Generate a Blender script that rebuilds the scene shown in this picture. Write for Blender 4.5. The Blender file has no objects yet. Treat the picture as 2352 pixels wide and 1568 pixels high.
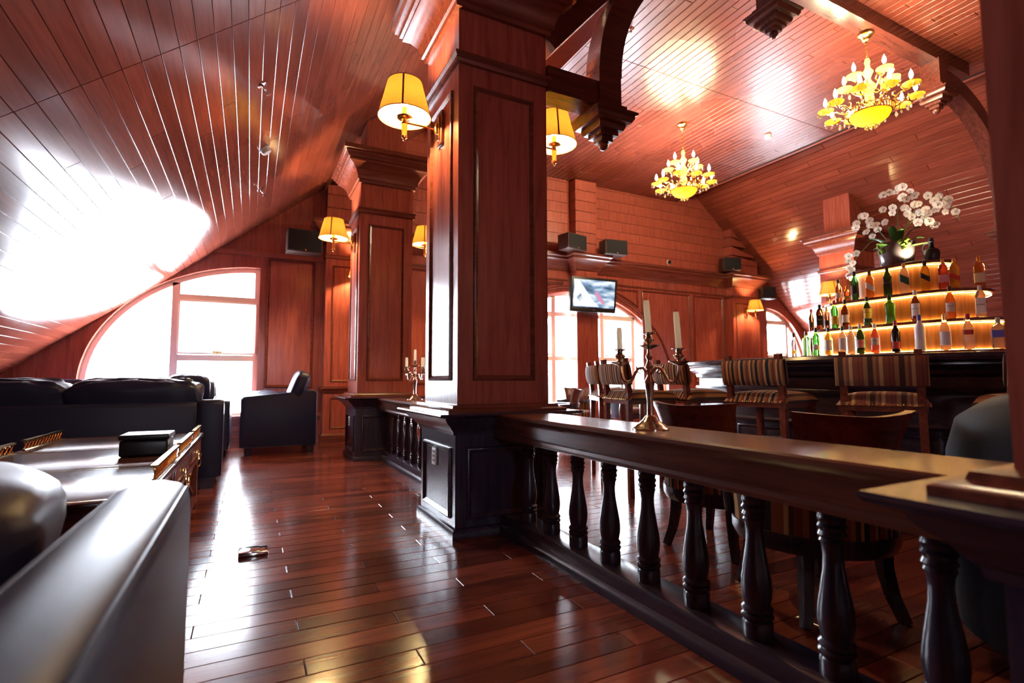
import bpy, bmesh, math, random
from mathutils import Vector, Matrix
random.seed(7)
PI = math.pi
scene = bpy.context.scene
COL = scene.collection

# ------------------------------------------------------------------ camera
cd = bpy.data.cameras.new('camera'); cam = bpy.data.objects.new('camera', cd); COL.objects.link(cam)
cd.sensor_width = 36.0; cd.lens = 18.145; cd.clip_start = .02; cd.clip_end = 200
YAW, PIT, ROL = 0.468548, 0.0743608, -0.003085
CAM = Vector((0, 0, .97))
_f = Vector((math.sin(YAW)*math.cos(PIT), math.cos(YAW)*math.cos(PIT), math.sin(PIT)))
_r = Vector((math.cos(YAW), -math.sin(YAW), 0)); _u = _r.cross(_f)
_r2 = _r*math.cos(ROL) + _u*math.sin(ROL); _u2 = -_r*math.sin(ROL) + _u*math.cos(ROL)
M = Matrix((( _r2.x, _u2.x, -_f.x, CAM.x), (_r2.y, _u2.y, -_f.y, CAM.y), (_r2.z, _u2.z, -_f.z, CAM.z), (0, 0, 0, 1)))
cam.matrix_world = M
cd.dof.use_dof = True; cd.dof.focus_distance = 3.2; cd.dof.aperture_fstop = 2.2
scene.camera = cam

# ------------------------------------------------------------------ world and exposure
scene.view_settings.view_transform = 'Standard'; scene.view_settings.look = 'None'
scene.view_settings.gamma = 1.0; scene.view_settings.use_curve_mapping = False
scene.view_settings.exposure = 1.0
W = bpy.data.worlds.new('overcast_sky'); scene.world = W; W.use_nodes = True
bg = W.node_tree.nodes['Background']; bg.inputs[0].default_value = (.80, .88, 1.0, 1); bg.inputs[1].default_value = 30.0

def portal(name, x0, x1, z0, z1, y, turn=0):
    l = bpy.data.lights.new(name, 'AREA'); l.shape = 'RECTANGLE'; l.size = x1-x0; l.size_y = z1-z0
    o = bpy.data.objects.new(name, l); COL.objects.link(o); o.location = ((x0+x1)/2, y, (z0+z1)/2)
    o.rotation_euler = (-PI/2, 0, turn); l.cycles.is_portal = True
portal('daylight_portal_1', -2.1, .12, .4, 2.72, 9.0)
portal('daylight_portal_2', 3.6, 8.5, .4, 2.85, 9.0)
portal('fill_window_portal', 0, .5, 1.35, 1.95, -3.25, PI)  # guides sky light through the added fill window
portal('daylight_portal_3', 11.7, 13.4, .4, 2.8, 9.0)

# ------------------------------------------------------------------ materials
def newmat(name):
    m = bpy.data.materials.new(name); m.use_nodes = True
    return m, m.node_tree.nodes, m.node_tree.links, m.node_tree.nodes['Principled BSDF']

def plain(name, col, rough=.5, metal=0, spec=.5, emis=None, estr=0, coat=0, trans=0, ior=1.45, bump=0, bscale=60):
    m, N, L, b = newmat(name)
    b.inputs['Base Color'].default_value = (*col, 1); b.inputs['Roughness'].default_value = rough
    b.inputs['Metallic'].default_value = metal; b.inputs['Specular IOR Level'].default_value = spec
    b.inputs['Coat Weight'].default_value = coat; b.inputs['Transmission Weight'].default_value = trans
    b.inputs['IOR'].default_value = ior
    if emis: b.inputs['Emission Color'].default_value = (*emis, 1); b.inputs['Emission Strength'].default_value = estr
    if bump:
        n = N.new('ShaderNodeTexNoise'); n.inputs['Scale'].default_value = bscale; n.inputs['Detail'].default_value = 4
        bp = N.new('ShaderNodeBump'); bp.inputs['Strength'].default_value = bump; bp.inputs['Distance'].default_value = .01
        L.new(n.outputs['Fac'], bp.inputs['Height']); L.new(bp.outputs[0], b.inputs['Normal'])
    return m

def wood(name, c0, c1, axis='z', rough=.25, vary=0, island=False, spec=.5, scale=1.0, bump=.03, wear=0):
    """grain stretched along one world axis; vary = how much each separate piece differs"""
    m, N, L, b = newmat(name)
    g = N.new('ShaderNodeNewGeometry'); oi = N.new('ShaderNodeObjectInfo')
    rnd = g.outputs['Random Per Island'] if island else oi.outputs['Random']
    s = {'x': (1.2, 16, 16), 'y': (16, 1.2, 16), 'z': (16, 16, 1.2)}[axis]
    mp = N.new('ShaderNodeMapping'); mp.inputs['Scale'].default_value = tuple(k*scale for k in s)
    ofs = N.new('ShaderNodeVectorMath'); ofs.operation = 'SCALE'; ofs.inputs[0].default_value = (17, 23, 31); L.new(rnd, ofs.inputs['Scale'])
    ad = N.new('ShaderNodeVectorMath'); L.new(g.outputs['Position'], mp.inputs['Vector']); L.new(mp.outputs[0], ad.inputs[0]); L.new(ofs.outputs[0], ad.inputs[1])
    n = N.new('ShaderNodeTexNoise'); n.inputs['Scale'].default_value = 1.6; n.inputs['Detail'].default_value = 6; n.inputs['Roughness'].default_value = .6; n.inputs['Distortion'].default_value = .6
    L.new(ad.outputs[0], n.inputs['Vector'])
    cr = N.new('ShaderNodeValToRGB'); cr.color_ramp.elements[0].position = .3; cr.color_ramp.elements[1].position = .72
    cr.color_ramp.elements[0].color = (*c0, 1); cr.color_ramp.elements[1].color = (*c1, 1)
    L.new(n.outputs['Fac'], cr.inputs[0])
    out = cr.outputs[0]
    if vary:
        mr = N.new('ShaderNodeMapRange'); mr.inputs['To Min'].default_value = 1-vary; mr.inputs['To Max'].default_value = 1+vary*.8
        L.new(rnd, mr.inputs['Value'])
        mx = N.new('ShaderNodeVectorMath'); mx.operation = 'SCALE'; L.new(out, mx.inputs[0]); L.new(mr.outputs[0], mx.inputs['Scale']); out = mx.outputs[0]
    L.new(out, b.inputs['Base Color'])
    b.inputs['Specular IOR Level'].default_value = spec
    if wear:
        n2 = N.new('ShaderNodeTexNoise'); n2.inputs['Scale'].default_value = 1.3; n2.inputs['Detail'].default_value = 1.5
        m2 = N.new('ShaderNodeMapRange'); m2.inputs['From Min'].default_value = .2; m2.inputs['From Max'].default_value = .8
        m2.inputs['To Min'].default_value = rough; m2.inputs['To Max'].default_value = rough+wear
        L.new(g.outputs['Position'], n2.inputs['Vector']); L.new(n2.outputs['Fac'], m2.inputs['Value']); L.new(m2.outputs[0], b.inputs['Roughness'])
    else: b.inputs['Roughness'].default_value = rough
    if bump:
        bp = N.new('ShaderNodeBump'); bp.inputs['Strength'].default_value = bump; bp.inputs['Distance'].default_value = .004
        L.new(n.outputs['Fac'], bp.inputs['Height']); L.new(bp.outputs[0], b.inputs['Normal'])
    return m

def wax(name='cream_candle_wax', c=(.86, .81, .70)):
    m = bpy.data.materials.new(name); m.use_nodes = True; N = m.node_tree.nodes; L = m.node_tree.links; N.clear()
    t = N.new('ShaderNodeBsdfTranslucent'); d = N.new('ShaderNodeBsdfDiffuse'); t.inputs[0].default_value = (*c, 1); d.inputs[0].default_value = (*c, 1)
    x = N.new('ShaderNodeMixShader'); x.inputs[0].default_value = .5; o = N.new('ShaderNodeOutputMaterial')
    L.new(t.outputs[0], x.inputs[1]); L.new(d.outputs[0], x.inputs[2]); L.new(x.outputs[0], o.inputs[0]); return m

RED0, RED1 = (.225, .044, .031), (.40, .098, .062)
DK0, DK1 = (.018, .013, .028), (.046, .028, .046)  # dark stain, with the navy veil of the shadows put into its colour
M_ = {}
M_['wall'] = wood('red_stained_wood_upright', RED0, RED1, 'z', .23)
M_['wallx'] = wood('red_stained_wood_across', RED0, RED1, 'x', .30, vary=.10)
M_['wally'] = wood('red_stained_wood_along', RED0, RED1, 'y', .30)
CE = ((.145, .029, .019), (.220, .052, .031))
M_['ceil'] = wood('ceiling_board_wood', *CE, 'y', .12, vary=.16, wear=.04, spec=.36)
M_['ceil_i'] = wood('ceiling_board_wood_far', *CE, 'y', .12, vary=.16, island=True, wear=.04, spec=.36)
M_['flat'] = wood('flat_ceiling_board_wood', *CE, 'y', .21, vary=.16, wear=.14)
M_['flat_i'] = wood('flat_ceiling_board_wood_far', *CE, 'y', .21, vary=.16, island=True, wear=.14)
FL = ((.105, .022, .016), (.27, .062, .034))
M_['floor'] = wood('floor_board_wood', *FL, 'x', .14, vary=.5, wear=.08, scale=.7, spec=.8)
M_['floor_i'] = wood('floor_board_wood_far', *FL, 'x', .14, vary=.5, island=True, wear=.08, scale=.7, spec=.8)
M_['wallbd'] = wood('red_veneer_board', RED0, RED1, 'z', .34, vary=.08)
M_['mould'] = wood('dark_red_moulding_wood', (.09, .020, .013), (.20, .050, .030), 'x', .24)
M_['dark'] = wood('dark_stained_wood', DK0, DK1, 'y', .24, bump=.008)
M_['darkz'] = wood('dark_stained_wood_upright', DK0, DK1, 'z', .26, bump=.008)
M_['railtop'] = wood('railing_top_wood', (.055, .019, .015), (.135, .043, .029), 'y', .22)
M_['beam'] = wood('roof_beam_wood', (.05, .013, .010), (.12, .030, .020), 'x', .24)
M_['backing'] = plain('dark_backing_board', (.03, .012, .01), .8)
M_['leather'] = plain('black_leather', (.016, .020, .054), .38, spec=.30, bump=.08, bscale=150)  # blue in the black stands in for the navy lift of the shadows
M_['leather2'] = plain('dark_brown_leather', (.034, .024, .036), .38, spec=.3, bump=.10, bscale=110)
M_['tubleather'] = plain('matt_black_leather', (.010, .012, .030), .55, spec=.12, bump=.08, bscale=150)
M_['brass'] = plain('polished_brass', (.80, .52, .18), .16, 1)
M_['gold'] = plain('gilt_metal', (.85, .58, .18), .22, 1)
M_['silver'] = plain('tarnished_silver', (.62, .56, .46), .14, 1)
M_['chrome'] = plain('chrome', (.8, .8, .82), .12, 1)
M_['candle'] = wax()
M_['wick'] = plain('burnt_wick', (.02, .015, .012), .9)
M_['plastic'] = plain('white_plastic', (.75, .74, .72), .4)
M_['black'] = plain('black_plastic', (.012, .012, .014), .35)
M_['cloth'] = plain('black_speaker_cloth', (.010, .011, .014), .85)
M_['frame'] = plain('cream_window_frame', (.86, .79, .70), .45)
M_['bulb'] = plain('lit_candle_bulb', (1, .9, .7), .5, emis=(1, .80, .50), estr=380)
M_['bulb2'] = plain('lit_lamp_bulb', (1, .9, .7), .5, emis=(1, .68, .30), estr=1900)
M_['lens'] = plain('added_uplight_lens', (1, .9, .7), .5, emis=(1, .85, .6), estr=10)
M_['strip'] = plain('warm_light_strip', (1, .8, .4), .5, emis=(1, .56, .15), estr=30)
M_['shadetrim'] = plain('shade_red_braid', (.22, .05, .03), .8)
M_['pot'] = plain('grey_glazed_ceramic', (.13, .10, .095), .18)
M_['leaf'] = plain('orchid_leaf_green', (.07, .17, .03), .4)
M_['stem'] = plain('green_stem', (.12, .18, .05), .6)
M_['moss'] = plain('green_moss', (.20, .30, .03), .9)
M_['petal'] = wax('white_orchid_petal', (.95, .87, .72))
M_['lip'] = plain('orchid_pink_lip', (.6, .25, .28), .6)
M_['paper'] = plain('cream_paper_label', (.72, .66, .56), .7)
M_['ink'] = plain('dark_print', (.03, .02, .03), .7)
M_['red'] = plain('red_print', (.5, .04, .03), .6)

def glassmat(name, col, rough=.04):
    m, N, L, b = newmat(name)
    b.inputs['Base Color'].default_value = (*col, 1); b.inputs['Roughness'].default_value = rough
    b.inputs['Transmission Weight'].default_value = .9; b.inputs['IOR'].default_value = 1.3
    return m
def pane_mat():
    m = bpy.data.materials.new('window_glass'); m.use_nodes = True; N = m.node_tree.nodes; L = m.node_tree.links; N.clear()
    t = N.new('ShaderNodeBsdfTransparent'); g = N.new('ShaderNodeBsdfGlossy'); g.inputs['Roughness'].default_value = .02
    x = N.new('ShaderNodeMixShader'); x.inputs[0].default_value = .05; o = N.new('ShaderNodeOutputMaterial')
    L.new(t.outputs[0], x.inputs[1]); L.new(g.outputs[0], x.inputs[2]); L.new(x.outputs[0], o.inputs[0]); return m
M_['pane'] = pane_mat()
def shade_mat(name='lampshade_parchment', col=(.36, .27, .11)):
    m = bpy.data.materials.new(name); m.use_nodes = True; N = m.node_tree.nodes; L = m.node_tree.links; N.clear()
    n = N.new('ShaderNodeTexNoise'); n.inputs['Scale'].default_value = 90; n.inputs['Detail'].default_value = 3
    cr = N.new('ShaderNodeValToRGB'); cr.color_ramp.elements[0].position = .32; cr.color_ramp.elements[1].position = .42
    cr.color_ramp.elements[0].color = (col[0]*.75, col[1]*.6, col[2]*.5, 1); cr.color_ramp.elements[1].color = (*col, 1)
    L.new(n.outputs['Fac'], cr.inputs[0])
    t = N.new('ShaderNodeBsdfTranslucent'); d = N.new('ShaderNodeBsdfDiffuse'); L.new(cr.outputs[0], t.inputs[0]); L.new(cr.outputs[0], d.inputs[0])
    x = N.new('ShaderNodeMixShader'); x.inputs[0].default_value = .45; o = N.new('ShaderNodeOutputMaterial')
    L.new(t.outputs[0], x.inputs[1]); L.new(d.outputs[0], x.inputs[2]); L.new(x.outputs[0], o.inputs[0]); return m
M_['shade'] = shade_mat()
M_['alab'] = shade_mat('yellow_alabaster', (1.0, .80, .16))

def stripes(name, period, cols, axis='X'):
    m, N, L, b = newmat(name)
    tc = N.new('ShaderNodeTexCoord'); sp = N.new('ShaderNodeSeparateXYZ'); L.new(tc.outputs['Object'], sp.inputs[0])
    a = N.new('ShaderNodeMath'); a.operation = 'MULTIPLY'; a.inputs[1].default_value = 1/period; L.new(sp.outputs[axis], a.inputs[0])
    f = N.new('ShaderNodeMath'); f.operation = 'FRACT'; L.new(a.outputs[0], f.inputs[0])
    cr = N.new('ShaderNodeValToRGB'); cr.color_ramp.interpolation = 'CONSTANT'
    els = cr.color_ramp.elements
    while len(els) < len(cols): els.new(.5)
    for e, (p, c) in zip(els, cols): e.position = p; e.color = (*c, 1)
    L.new(f.outputs[0], cr.inputs[0]); L.new(cr.outputs[0], b.inputs['Base Color'])
    b.inputs['Roughness'].default_value = .85; b.inputs['Specular IOR Level'].default_value = .25
    return m
CRM, TAN, RST, BRN, BLK = (.40, .24, .12), (.26, .13, .06), (.19, .055, .032), (.065, .024, .018), (.015, .012, .020)
M_['stripe'] = stripes('striped_upholstery_brown', .19, [(0, CRM), (.07, BRN), (.15, TAN), (.24, BLK), (.34, TAN), (.42, RST), (.50, BRN), (.53, RST), (.56, CRM), (.64, BLK), (.76, TAN), (.84, RST), (.9, BRN), (.93, RST)])
M_['stripe2'] = stripes('striped_upholstery_rust', .16, [(0, CRM), (.12, RST), (.30, (.16, .04, .03)), (.36, RST), (.42, (.16, .04, .03)), (.48, TAN), (.62, BRN), (.80, TAN), (.9, RST)])
M_['stripey'] = stripes('striped_upholstery_barrel', .15, [(0, CRM), (.08, BRN), (.22, TAN), (.34, RST), (.5, BRN), (.58, CRM), (.66, RST), (.84, BLK)], 'Y')

# ------------------------------------------------------------------ mesh helpers
class MB:
    def __init__(s): s.v = []; s.f = []
    def add(s, vs, fs):
        o = len(s.v); s.v += [tuple(v) for v in vs]; s.f += [tuple(i+o for i in f) for f in fs]; return s
    def box(s, x0, y0, z0, x1, y1, z1):
        return s.add([(x0,y0,z0),(x1,y0,z0),(x1,y1,z0),(x0,y1,z0),(x0,y0,z1),(x1,y0,z1),(x1,y1,z1),(x0,y1,z1)],
                     [(0,3,2,1),(4,5,6,7),(0,1,5,4),(1,2,6,5),(2,3,7,6),(3,0,4,7)])
    def bar(s, p, q, w, h, up=(0,0,1), w2=None, h2=None):
        p, q = Vector(p), Vector(q); d = (q-p).normalized(); up = Vector(up)
        if abs(d.dot(up)) > .98: up = Vector((0,1,0))
        a = d.cross(up).normalized(); b = a.cross(d); w2 = w if w2 is None else w2; h2 = h if h2 is None else h2
        vs = []
        for c, ww, hh in ((p, w, h), (q, w2, h2)):
            vs += [c-a*ww/2-b*hh/2, c+a*ww/2-b*hh/2, c+a*ww/2+b*hh/2, c-a*ww/2+b*hh/2]
        return s.add(vs, [(0,3,2,1),(4,5,6,7),(0,1,5,4),(1,2,6,5),(2,3,7,6),(3,0,4,7)])
    def prism(s, poly, fn):
        """poly: 2D points; fn(u, v, t) -> xyz with t 0 or 1"""
        n = len(poly); vs = [fn(u, v, 0) for u, v in poly] + [fn(u, v, 1) for u, v in poly]
        return s.add(vs, [tuple(range(n))[::-1], tuple(range(n, 2*n))] + [(i, (i+1) % n, n+(i+1) % n, n+i) for i in range(n)])
    def lathe(s, prof, c=(0,0,0), n=16, cap=True, sx=1, sy=1):
        vs = []; fs = []; k = len(prof)
        for r, z in prof:
            for i in range(n):
                a = 2*PI*i/n; vs.append((c[0]+r*math.cos(a)*sx, c[1]+r*math.sin(a)*sy, c[2]+z))
        for j in range(k-1):
            for i in range(n): fs.append((j*n+i, j*n+(i+1) % n, (j+1)*n+(i+1) % n, (j+1)*n+i))
        if cap: fs += [tuple(range(n))[::-1], tuple((k-1)*n+i for i in range(n))]
        return s.add(vs, fs)
    def tube(s, pts, r, n=8, closed=False):
        pts = [Vector(p) for p in pts]; k = len(pts); rs = r if isinstance(r, (list, tuple)) else [r]*k
        vs = []; fs = []; prev = None
        for j, p in enumerate(pts):
            if closed: d = pts[(j+1) % k]-pts[j-1]
            else: d = pts[min(j+1, k-1)]-pts[max(j-1, 0)]
            d.normalize()
            if prev is None:
                up = Vector((0,0,1)) if abs(d.z) < .9 else Vector((1,0,0)); a = d.cross(up).normalized()
            else: a = (prev-d*prev.dot(d)).normalized()
            prev = a; b = d.cross(a)
            for i in range(n):
                t = 2*PI*i/n; vs.append(p+(a*math.cos(t)+b*math.sin(t))*rs[j])
        for j in range(k if closed else k-1):
            for i in range(n): fs.append((j*n+i, j*n+(i+1) % n, ((j+1) % k)*n+(i+1) % n, ((j+1) % k)*n+i))
        if not closed: fs += [tuple(range(n))[::-1], tuple((k-1)*n+i for i in range(n))]
        return s.add(vs, fs)
    def ring(s, cx, cy, hx, hy, prof, closed=True):
        """moulding run round a rectangle: prof = (outward offset, z)"""
        vs = []; fs = []; k = len(prof)
        for o, z in prof: vs += [(cx-hx-o, cy-hy-o, z), (cx+hx+o, cy-hy-o, z), (cx+hx+o, cy+hy+o, z), (cx-hx-o, cy+hy+o, z)]
        for j in range(k-1):
            for i in range(4): fs.append((j*4+i, j*4+(i+1) % 4, (j+1)*4+(i+1) % 4, (j+1)*4+i))
        if closed: fs += [(3,2,1,0), tuple((k-1)*4+i for i in range(4))]
        return s.add(vs, fs)
    def pframe(s, o, u, v, n, w=.035, h=.016):
        """mitred picture-frame moulding on a rectangle o, o+u, o+u+v, o+v, standing out along n"""
        o, u, v, n = map(Vector, (o, u, v, n)); U = u.normalized(); V = v.normalized(); vs = []; fs = []
        for t, hh in ((0, 0), (.12, h*.8), (.35, h), (.6, h*.55), (1, 0)):
            d = t*w
            vs += [o+U*d+V*d+n*hh, o+u-U*d+V*d+n*hh, o+u+v-U*d-V*d+n*hh, o+v+U*d-V*d+n*hh]
        for j in range(4):
            for i in range(4): fs.append((j*4+i, j*4+(i+1) % 4, (j+1)*4+(i+1) % 4, (j+1)*4+i))
        return s.add(vs, fs)
    def rbox(s, x0, y0, z0, x1, y1, z1, r=.02, seg=3, mat=None):
        bm = bmesh.new(); bmesh.ops.create_cube(bm, size=1)
        for v in bm.verts: v.co = Vector(((x0+x1)/2+v.co.x*(x1-x0), (y0+y1)/2+v.co.y*(y1-y0), (z0+z1)/2+v.co.z*(z1-z0)))
        bmesh.ops.bevel(bm, geom=bm.edges[:], offset=r, segments=seg, profile=.5, affect='EDGES')
        bm.verts.index_update(); vs = [mat @ v.co if mat else v.co.copy() for v in bm.verts]; fs = [tuple(v.index for v in f.verts) for f in bm.faces]; bm.free()
        return s.add(vs, fs)
    def puff(s, c, size, e=.45, n=20, wrinkle=0, mat=None, seed=1):
        """soft cushion: a superellipsoid with creases"""
        vs = []; fs = []; m = n//2; rr = random.Random(seed); ph = [rr.uniform(0, 6.3) for _ in range(6)]
        def sp(a, p): return math.copysign(abs(a)**p, a)
        for j in range(m+1):
            la = -PI/2+PI*j/m
            for i in range(n):
                lo = 2*PI*i/n
                d = 1+wrinkle*(math.sin(7*lo+ph[0])*math.cos(5*la+ph[1])+.6*math.sin(13*lo+3*la+ph[2])*math.cos(la))
                p = Vector((sp(math.cos(la), e)*sp(math.cos(lo), e)*size[0]/2*d, sp(math.cos(la), e)*sp(math.sin(lo), e)*size[1]/2*d, sp(math.sin(la), e)*size[2]/2*d))
                vs.append((mat @ p if mat else p)+Vector(c))
        for j in range(m):
            for i in range(n): fs.append((j*n+i, j*n+(i+1) % n, (j+1)*n+(i+1) % n, (j+1)*n+i))
        return s.add(vs, fs)
    def mesh(s, name, mat, smooth=35):
        me = bpy.data.meshes.new(name); me.from_pydata(s.v, [], s.f)
        bm = bmesh.new(); bm.from_mesh(me); bmesh.ops.remove_doubles(bm, verts=bm.verts, dist=1e-6)
        bmesh.ops.recalc_face_normals(bm, faces=bm.faces); bm.to_mesh(me); bm.free()
        if mat: me.materials.append(mat)
        if smooth:
            me.polygons.foreach_set('use_smooth', [True]*len(me.polygons)); me.set_sharp_from_angle(angle=math.radians(smooth))
        me.update(); return me
    def build(s, name, mat, parent=None, smooth=35, label=None):
        return link(name, s.mesh(name, mat if not isinstance(mat, str) else M_[mat], smooth), parent, label)

def link(name, me, parent=None, label=None, loc=None, rot=None, scale=None):
    o = bpy.data.objects.new(name, me); COL.objects.link(o)
    if parent: o.parent = parent
    if label: o['label'] = label
    if loc is not None: o.location = loc
    if rot is not None: o.rotation_euler = rot
    if scale is not None: o.scale = scale
    return o
def thing(name, label, cat, loc=(0,0,0), rz=0, group=None):
    o = bpy.data.objects.new(name, None); COL.objects.link(o); o.location = loc; o.rotation_euler = (0, 0, rz)
    o.empty_display_size = .1; o['label'] = label; o['category'] = cat
    if group: o['group'] = group
    return o
def tag(o, label, cat, group=None):
    o['label'] = label; o['category'] = cat
    if group: o['group'] = group
    return o
def struct(o, label=None):
    o['kind'] = 'structure'
    if label: o['label'] = label
    return o
def copy_tree(o, parent=None):
    c = o.copy(); COL.objects.link(c); c.parent = parent
    for ch in list(o.children): copy_tree(ch, c)
    return c
def dup(o, loc, rz, label, group=None):
    c = copy_tree(o); c.location = loc; c.rotation_euler = (0, 0, rz); c['label'] = label
    if group: c['group'] = group
    return c
def pj(p):
    v = Vector(p)-CAM; z = v.dot(_f)
    if z < .05: return None
    return (1176+1185.5*v.dot(_r2)/z, 784-1185.5*v.dot(_u2)/z, z)
def boards(parent, name, rects, P, mat, mat_i, th=.018, ease=.0035, limit=300):
    """rects (u0,u1,v0,v1) on the frame P(u,v,n)->xyz; the ones that show largest are objects, the rest one part"""
    def geo(u0, u1, v0, v1, o=None):
        e = ease
        pts = [(u0,v0,-th),(u1,v0,-th),(u1,v1,-th),(u0,v1,-th),(u0,v0,-e),(u1,v0,-e),(u1,v1,-e),(u0,v1,-e),(u0+e,v0+e,0),(u1-e,v0+e,0),(u1-e,v1-e,0),(u0+e,v1-e,0)]
        w = [Vector(P(*q)) for q in pts]
        return [q-o for q in w] if o else w
    F = [(3,2,1,0),(8,9,10,11),(4,5,9,8),(5,6,10,9),(6,7,11,10),(7,4,8,11),(0,1,5,4),(1,2,6,5),(2,3,7,6),(3,0,4,7)]
    sc = []
    for r in rects:
        c = Vector(P((r[0]+r[1])/2, (r[2]+r[3])/2, 0)); best = 0
        for uu in (r[0], (r[0]+r[1])/2, r[1]):
            q = pj(P(uu, (r[2]+r[3])/2, 0))
            if q and -40 < q[0] < 2392 and -40 < q[1] < 1608: best = max(best, 1/q[2])
        sc.append((best, r))
    sc.sort(key=lambda t: -t[0])
    rest = MB(); cache = {}
    for i, (b, r) in enumerate(sc):
        if i < limit and b > 0:
            o = Vector(P(r[0], r[2], 0)); key = (round(r[1]-r[0], 3), round(r[3]-r[2], 3))
            if key not in cache:
                me = bpy.data.meshes.new(name); me.from_pydata([tuple(q) for q in geo(*r, o)], [], F); me.materials.append(mat)
                bm = bmesh.new(); bm.from_mesh(me); bmesh.ops.recalc_face_normals(bm, faces=bm.faces)
                bm.to_mesh(me); bm.free(); cache[key] = me
            link(name, cache[key], parent, loc=o)
        else: rest.add(geo(*r), F)
    if rest.v:
        o = rest.build(name+'s_beyond', mat_i, parent, smooth=0); o['kind'] = 'stuff'
def arcpts(cx, cy, r, a0, a1, n):
    return [(cx+r*math.cos(a0+(a1-a0)*i/n), cy+r*math.sin(a0+(a1-a0)*i/n)) for i in range(n+1)]
# ================================================================== the room
YW, YN, XL, XR = 8.75, -3.2, -3.4, 15.2
def zl(x): return 3.308+.80*x
def zr(x): return 12.68-.79*x
ZF, FX0, FX1 = 5.06, 3.55, 8.69

floor = struct(MB().box(XL-.1, YN-.1, -.12, XR+.1, YW+.4, -.020).build('floor', 'backing', smooth=0), 'reddish brown lacquered strip wood floor')
rows = []; w = .1145; k0 = int((YN)/w)-1
for k in range(k0, int(YW/w)+1):
    y0 = 1.895+w*(k-round(1.895/w)); y1 = y0+w
    if y0 < YN or y0 > YW: continue
    off = {0: .197, 1: -.17, 2: .565}[(k-round(1.895/w)) % 3]
    x = off-1.1*math.ceil((off-XL)/1.1)
    while x < XR:
        rows.append((max(x, XL)+.0012, min(x+1.1, XR)-.0012, y0+.0010, min(y1, YW)-.0010)); x += 1.1
rows = [r for r in rows if r[1]-r[0] > .02]
boards(floor, 'floorboard', rows, lambda u, v, n: (u, v, n), M_['floor'], M_['floor_i'], th=.018, ease=.0022)

def slope(name, label, xa, xb, zf, w, L=2.35, seam=3.52, mat='ceil', gap=.0012, ease=.0024):
    d = Vector((xb-xa, 0, zf(xb)-zf(xa))); ln = d.length; d.normalize()
    n = Vector((-d.z, 0, d.x));  n = n if n.z < 0 else -n
    o = Vector((xa, 0, zf(xa)))
    P = lambda u, v, k: tuple(o+d*v+n*k+Vector((0, u, 0)))
    m = MB(); q = [o-n*.02, o+d*ln-n*.02, o+d*ln-n*.16, o-n*.16]
    m.prism([(a.x, a.z) for a in q], lambda u, v, t: (u, YN-.1 if t == 0 else YW+.4, v))
    s = struct(m.build(name, 'backing', smooth=0), label)
    rects = []; nb = int(ln/w); rr = random.Random(3)
    for i in range(nb):
        cuts = [YN, YW]; c = seam
        offs = [0, .9, 1.6, .35, 1.25][i % 5]+rr.uniform(-.08, .08)
        y = seam+.9+offs
        cuts.append(seam)
        while y < YW-.3: cuts.append(y); y += L
        y = seam-1.2-offs
        while y > YN+.3: cuts.append(y); y -= L
        cuts.sort()
        for a, b in zip(cuts, cuts[1:]):
            if b-a > .05: rects.append((a+gap, b-gap, i*w+gap, (i+1)*w-gap))
    boards(s, 'ceiling_board', rects, P, M_[mat], M_[mat+'_i'], th=.018, ease=ease)
    return s
slope('ceiling_left', 'sloping glossy board ceiling over the sofas', XL, FX0, zl, .115)
slope('ceiling_right', 'sloping board ceiling beyond the bar', XR, FX1, zr, .125, gap=.0022, ease=.004)
slope('ceiling', 'high flat glossy board ceiling with the chandeliers', FX0, FX1, lambda x: ZF, .105, L=1.7, seam=5.0, mat='flat', gap=.0022, ease=.004)
m = MB().box(FX0-.02, YN, ZF+.004, FX0-.001, YW, zl(FX0)+.1).box(FX1+.001, YN, ZF+.004, FX1+.02, YW, zr(FX1)+.1)
struct(m.build('trim_1', 'wallx', smooth=0), 'upright boards closing the edges of the flat ceiling')

def ceilz(x): return min(zl(x), zr(x)) if (x < FX0 or x > FX1) else 6.0
# ---- far gable wall with three arched openings
OPEN = [(-2.07, .09, lambda x: .90+1.80*math.sqrt(max(0, 1-((x-.09)/2.16)**2))),
        (3.65, 8.35, lambda x: .90+1.87*math.sqrt(max(0, 1-((x-6.0)/2.35)**2))),
        (11.72, 13.35, lambda x: .90+1.88*math.sqrt(max(0, 1-((x-11.72)/1.63)**2)))]
SILL = .42
xs = set([XL-.1, XR+.1, FX0, FX1])
for a, b, fn in OPEN:
    for i in range(49): xs.add(round(a+(b-a)*(.5-.5*math.cos(PI*i/48)), 5))
xs = sorted(xs); m = MB(); T = .28
for a, b in zip(xs, xs[1:]):
    mid = (a+b)/2; op = next((o for o in OPEN if o[0] < mid < o[1]), None)
    ca, cb = ceilz(a)+.05 if a not in (FX0, FX1) else zl(a) if a == FX0 else zr(a), ceilz(b)+.05 if b not in (FX0, FX1) else zl(b) if b == FX0 else zr(b)
    segs = [((0, 0), (ca, cb))] if not op else [((0, 0), (SILL, SILL)), ((op[2](a), op[2](b)), (ca, cb))]
    for (l0, l1), (h0, h1) in segs:
        m.add([(a,YW,l0),(b,YW,l1),(b,YW,h1),(a,YW,h0),(a,YW+T,l0),(b,YW+T,l1),(b,YW+T,h1),(a,YW+T,h0)],
              [(0,1,2,3),(7,6,5,4),(0,4,5,1),(3,2,6,7)])
for a, b, fn in OPEN:
    for x in (a, b):
        z1 = fn(x)
        m.add([(x,YW,SILL),(x,YW+T,SILL),(x,YW+T,max(z1,.9)),(x,YW,max(z1,.9))], [(0,1,2,3)])
wf = struct(m.build('wall_far', 'wall', smooth=0), 'panelled gable wall with three arched windows')
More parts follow.
